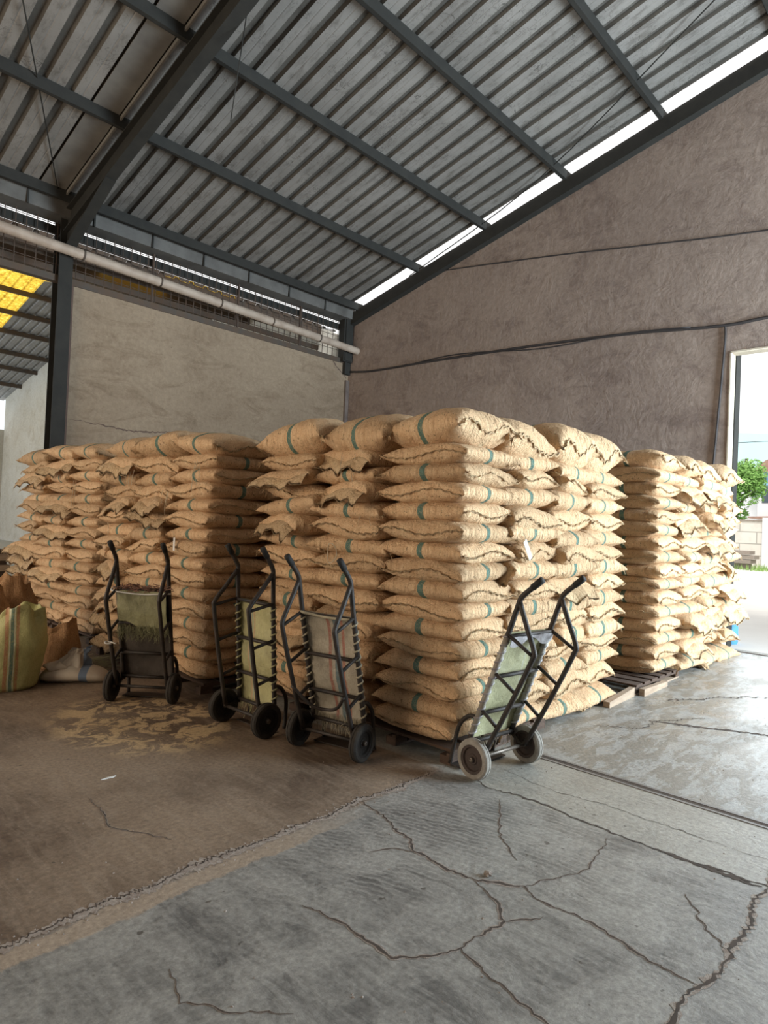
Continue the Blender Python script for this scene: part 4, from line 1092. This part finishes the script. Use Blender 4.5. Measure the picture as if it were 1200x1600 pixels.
# ------------------------------------------------------------------ OUTSIDE
struct('ground_outside', MB().box(GX+0.2, 120, -60, 80, -0.3, -0.02), M['concrete_out'])
m = MB().box(38, 38.2, -20, 45, -0.02, 2.42)
fo = empty('block_wall', (0, 0, 0)); tag(fo, 'pale concrete block wall closing the yard outside the doorway', 'wall')
m.build('blockwork', M['block'], fo); MB().box(37.93, 38.27, -20, 45, 2.42, 2.5).build('coping', M['crumb'], fo)
for y in (8.35, 5.2, 2.0, 11.6, 14.8): MB().box(37.85, 38.1, y-0.17, y+0.17, 0, 2.62).build('pier', M['housewall'], fo)
m = MB(); rn = random.Random(12)
for q in range(1500):
    x = rn.uniform(34.6, 37.4); y = rn.uniform(2, 14); h = rn.uniform(0.1, 0.45)*(0.5+0.5*noise.noise(Vector((x, y, 0)))+0.3); a = rn.uniform(0, 3.14)
    dx, dy = 0.03*math.cos(a), 0.03*math.sin(a); lx, ly = rn.uniform(-.12, .12), rn.uniform(-.12, .12)
    m.add([(x-dx, y-dy, -0.02), (x+dx, y+dy, -0.02), (x+lx, y+ly, h)], [(0, 1, 2)])
tag(m.build('grass', M['grass']), 'strip of grass along the foot of the block wall', 'grass', kind='stuff')


def tree(loc, h, rad, label, seed, n=2600):
    r = empty('leafy_tree', loc); tag(r, label, 'tree'); rn = random.Random(seed)
    m = MB().tube([(0, 0, 0), (0.1, 0.05, h*0.4), (0.0, 0.1, h*0.75)], [0.22, 0.06], 8, 3)
    for k in range(6):
        a = k*1.05; m.tube([(0, 0, h*(0.3+0.07*k)), (rad*0.6*math.cos(a), rad*0.6*math.sin(a), h*(0.45+0.07*k))], [0.08, 0.02], 6)
    m.build('trunk', M['bark'], r, True)
    m = MB(); cl = [(rn.uniform(-.6, .6)*rad, rn.uniform(-.6, .6)*rad, h*rn.uniform(0.3, 0.9), rad*rn.uniform(0.3, 0.5)) for _ in range(16)]
    for q in range(n):
        cx_, cy_, cz_, cr_ = rn.choice(cl); k = (1-0.45*max(0, cz_/h-0.5)*2); d = Vector((rn.gauss(0, 1), rn.gauss(0, 1), rn.gauss(0, 1))).normalized()*cr_*rn.uniform(0.6, 1.0)
        p = Vector((cx_*k, cy_*k, cz_))+d; s = rn.uniform(0.08, 0.16); a = Vector((rn.gauss(0, 1), rn.gauss(0, 1), rn.gauss(0, 1))).normalized(); b = a.orthogonal().normalized()
        m.add([p-a*s, p+b*s*0.5, p+a*s, p-b*s*0.5], [(0, 1, 2, 3)])
    m.build('foliage', M['leaf'], r)
    return r


tree((43.5, 11.2, 0), 6.0, 2.1, 'bushy light green tree behind the yard wall', 21, 6500)
# house behind
r = empty('house', (55, 0, 0)); tag(r, 'two storey white and light blue house behind the yard wall', 'house')
MB().box(0, 8, 4, 12.75, 0, 4.7).build('lower_storey', M['housewall'], r)
MB().box(0.0, 8, 4, 12.72, 4.7, 6.5).build('upper_storey', M['houseblue'], r)
MB().box(1.5, 8, 12.72, 15.2, 0, 6.2).build('side_wing', M['housewall'], r)
MB().prism([(3.5, 6.5), (13.1, 6.5), (12.2, 7.35), (8, 8.6), (3.5, 8.2)], 0, -0.5, 8).build('tiled_roof', M['roof_tile'], r)
for y in (12.35, 11.95, 11.5): 
    w = MB().box(-0.04, 0.02, y-0.13, y+0.13, 5.75, 6.05).build('window', M['glass_dark'], r)
for y in (11.9, 10.6):
    w = MB().box(-0.05, 0.02, y-0.55, y+0.55, 4.2, 5.5).build('window', M['glass_dark'], r)
    MB().box(-0.07, -0.04, y-0.03, y+0.03, 4.2, 5.5).build('window_bar', M['housewall'], w)
MB().prism([(9, 3.0), (13.0, 3.0), (13.0, 3.12), (9, 3.25)], 0, -1.6, 0).build('awning', M['roof_tile'], r)
o = MB().tube([(60, 14.85, 0), (60, 14.85, 8.1)], 0.13, 8).build('utility_pole', M['steel_rust']); tag(o, 'dark utility pole rising beside the house', 'pole')
for z0, lab in ((9.75, 'upper overhead wire crossing the sky behind the house'), (7.6, 'lower overhead wire at height of the pole top')):
    tag(MB().tube([(60.2, y, z0-0.25*math.sin((y+5)/50*math.pi)) for y in range(-5, 46, 5)], 0.025, 4).build('overhead_wire', M['cable']), lab, 'wire')
# hazy hills
m = MB(); P = []
for i in range(60):
    y = -700+i*45; P.append((y, 118+26*noise.noise(Vector((i*0.17, 0, 0)))+10*noise.noise(Vector((i*0.6, 2, 0)))))
m = MB().prism([(-700, -5)]+P+[(P[-1][0], -5)], 0, 900, 960)
struct('hill', m, M['mountain'])
# blue drum and stacked boards in the yard
r = empty('plastic_drum', (10.6, 2.77, -0.02)); tag(r, 'blue plastic drum standing just outside the doorway', 'drum')
pr = [(0.0001, 0), (0.17, 0), (0.185, 0.03), (0.185, 0.12), (0.192, 0.135), (0.185, 0.15), (0.185, 0.27), (0.192, 0.285), (0.185, 0.30), (0.185, 0.39), (0.17, 0.41), (0.0001, 0.41)]
pr = [(a*0.62, b) for a, b in pr]
d = MB().lathe(pr, 32, 'z').build('drum_body', M['blue'], r, True); autosmooth(d, 30)
MB().lathe([(0.0001, 0.405), (0.09, 0.411), (0.09, 0.425), (0.0001, 0.425)], 24, 'z').build('lid', M['blue'], r)
r = empty('board_pile', (36, 9.0, 0)); tag(r, 'grey slabs piled in grass against the block wall', 'slabs')
for k, (w, z) in enumerate(((0.55, 0.28), (0.7, 0.50), (0.5, 0.72))):
    MB().box(-0.5, 0.5, -w, w*0.7, z, z+0.18).build('slab', M['crumb'], r)
MB().box(-0.3, 0.3, -0.4, 0.3, -0.02, 0.28).build('block', M['crumb'], r)
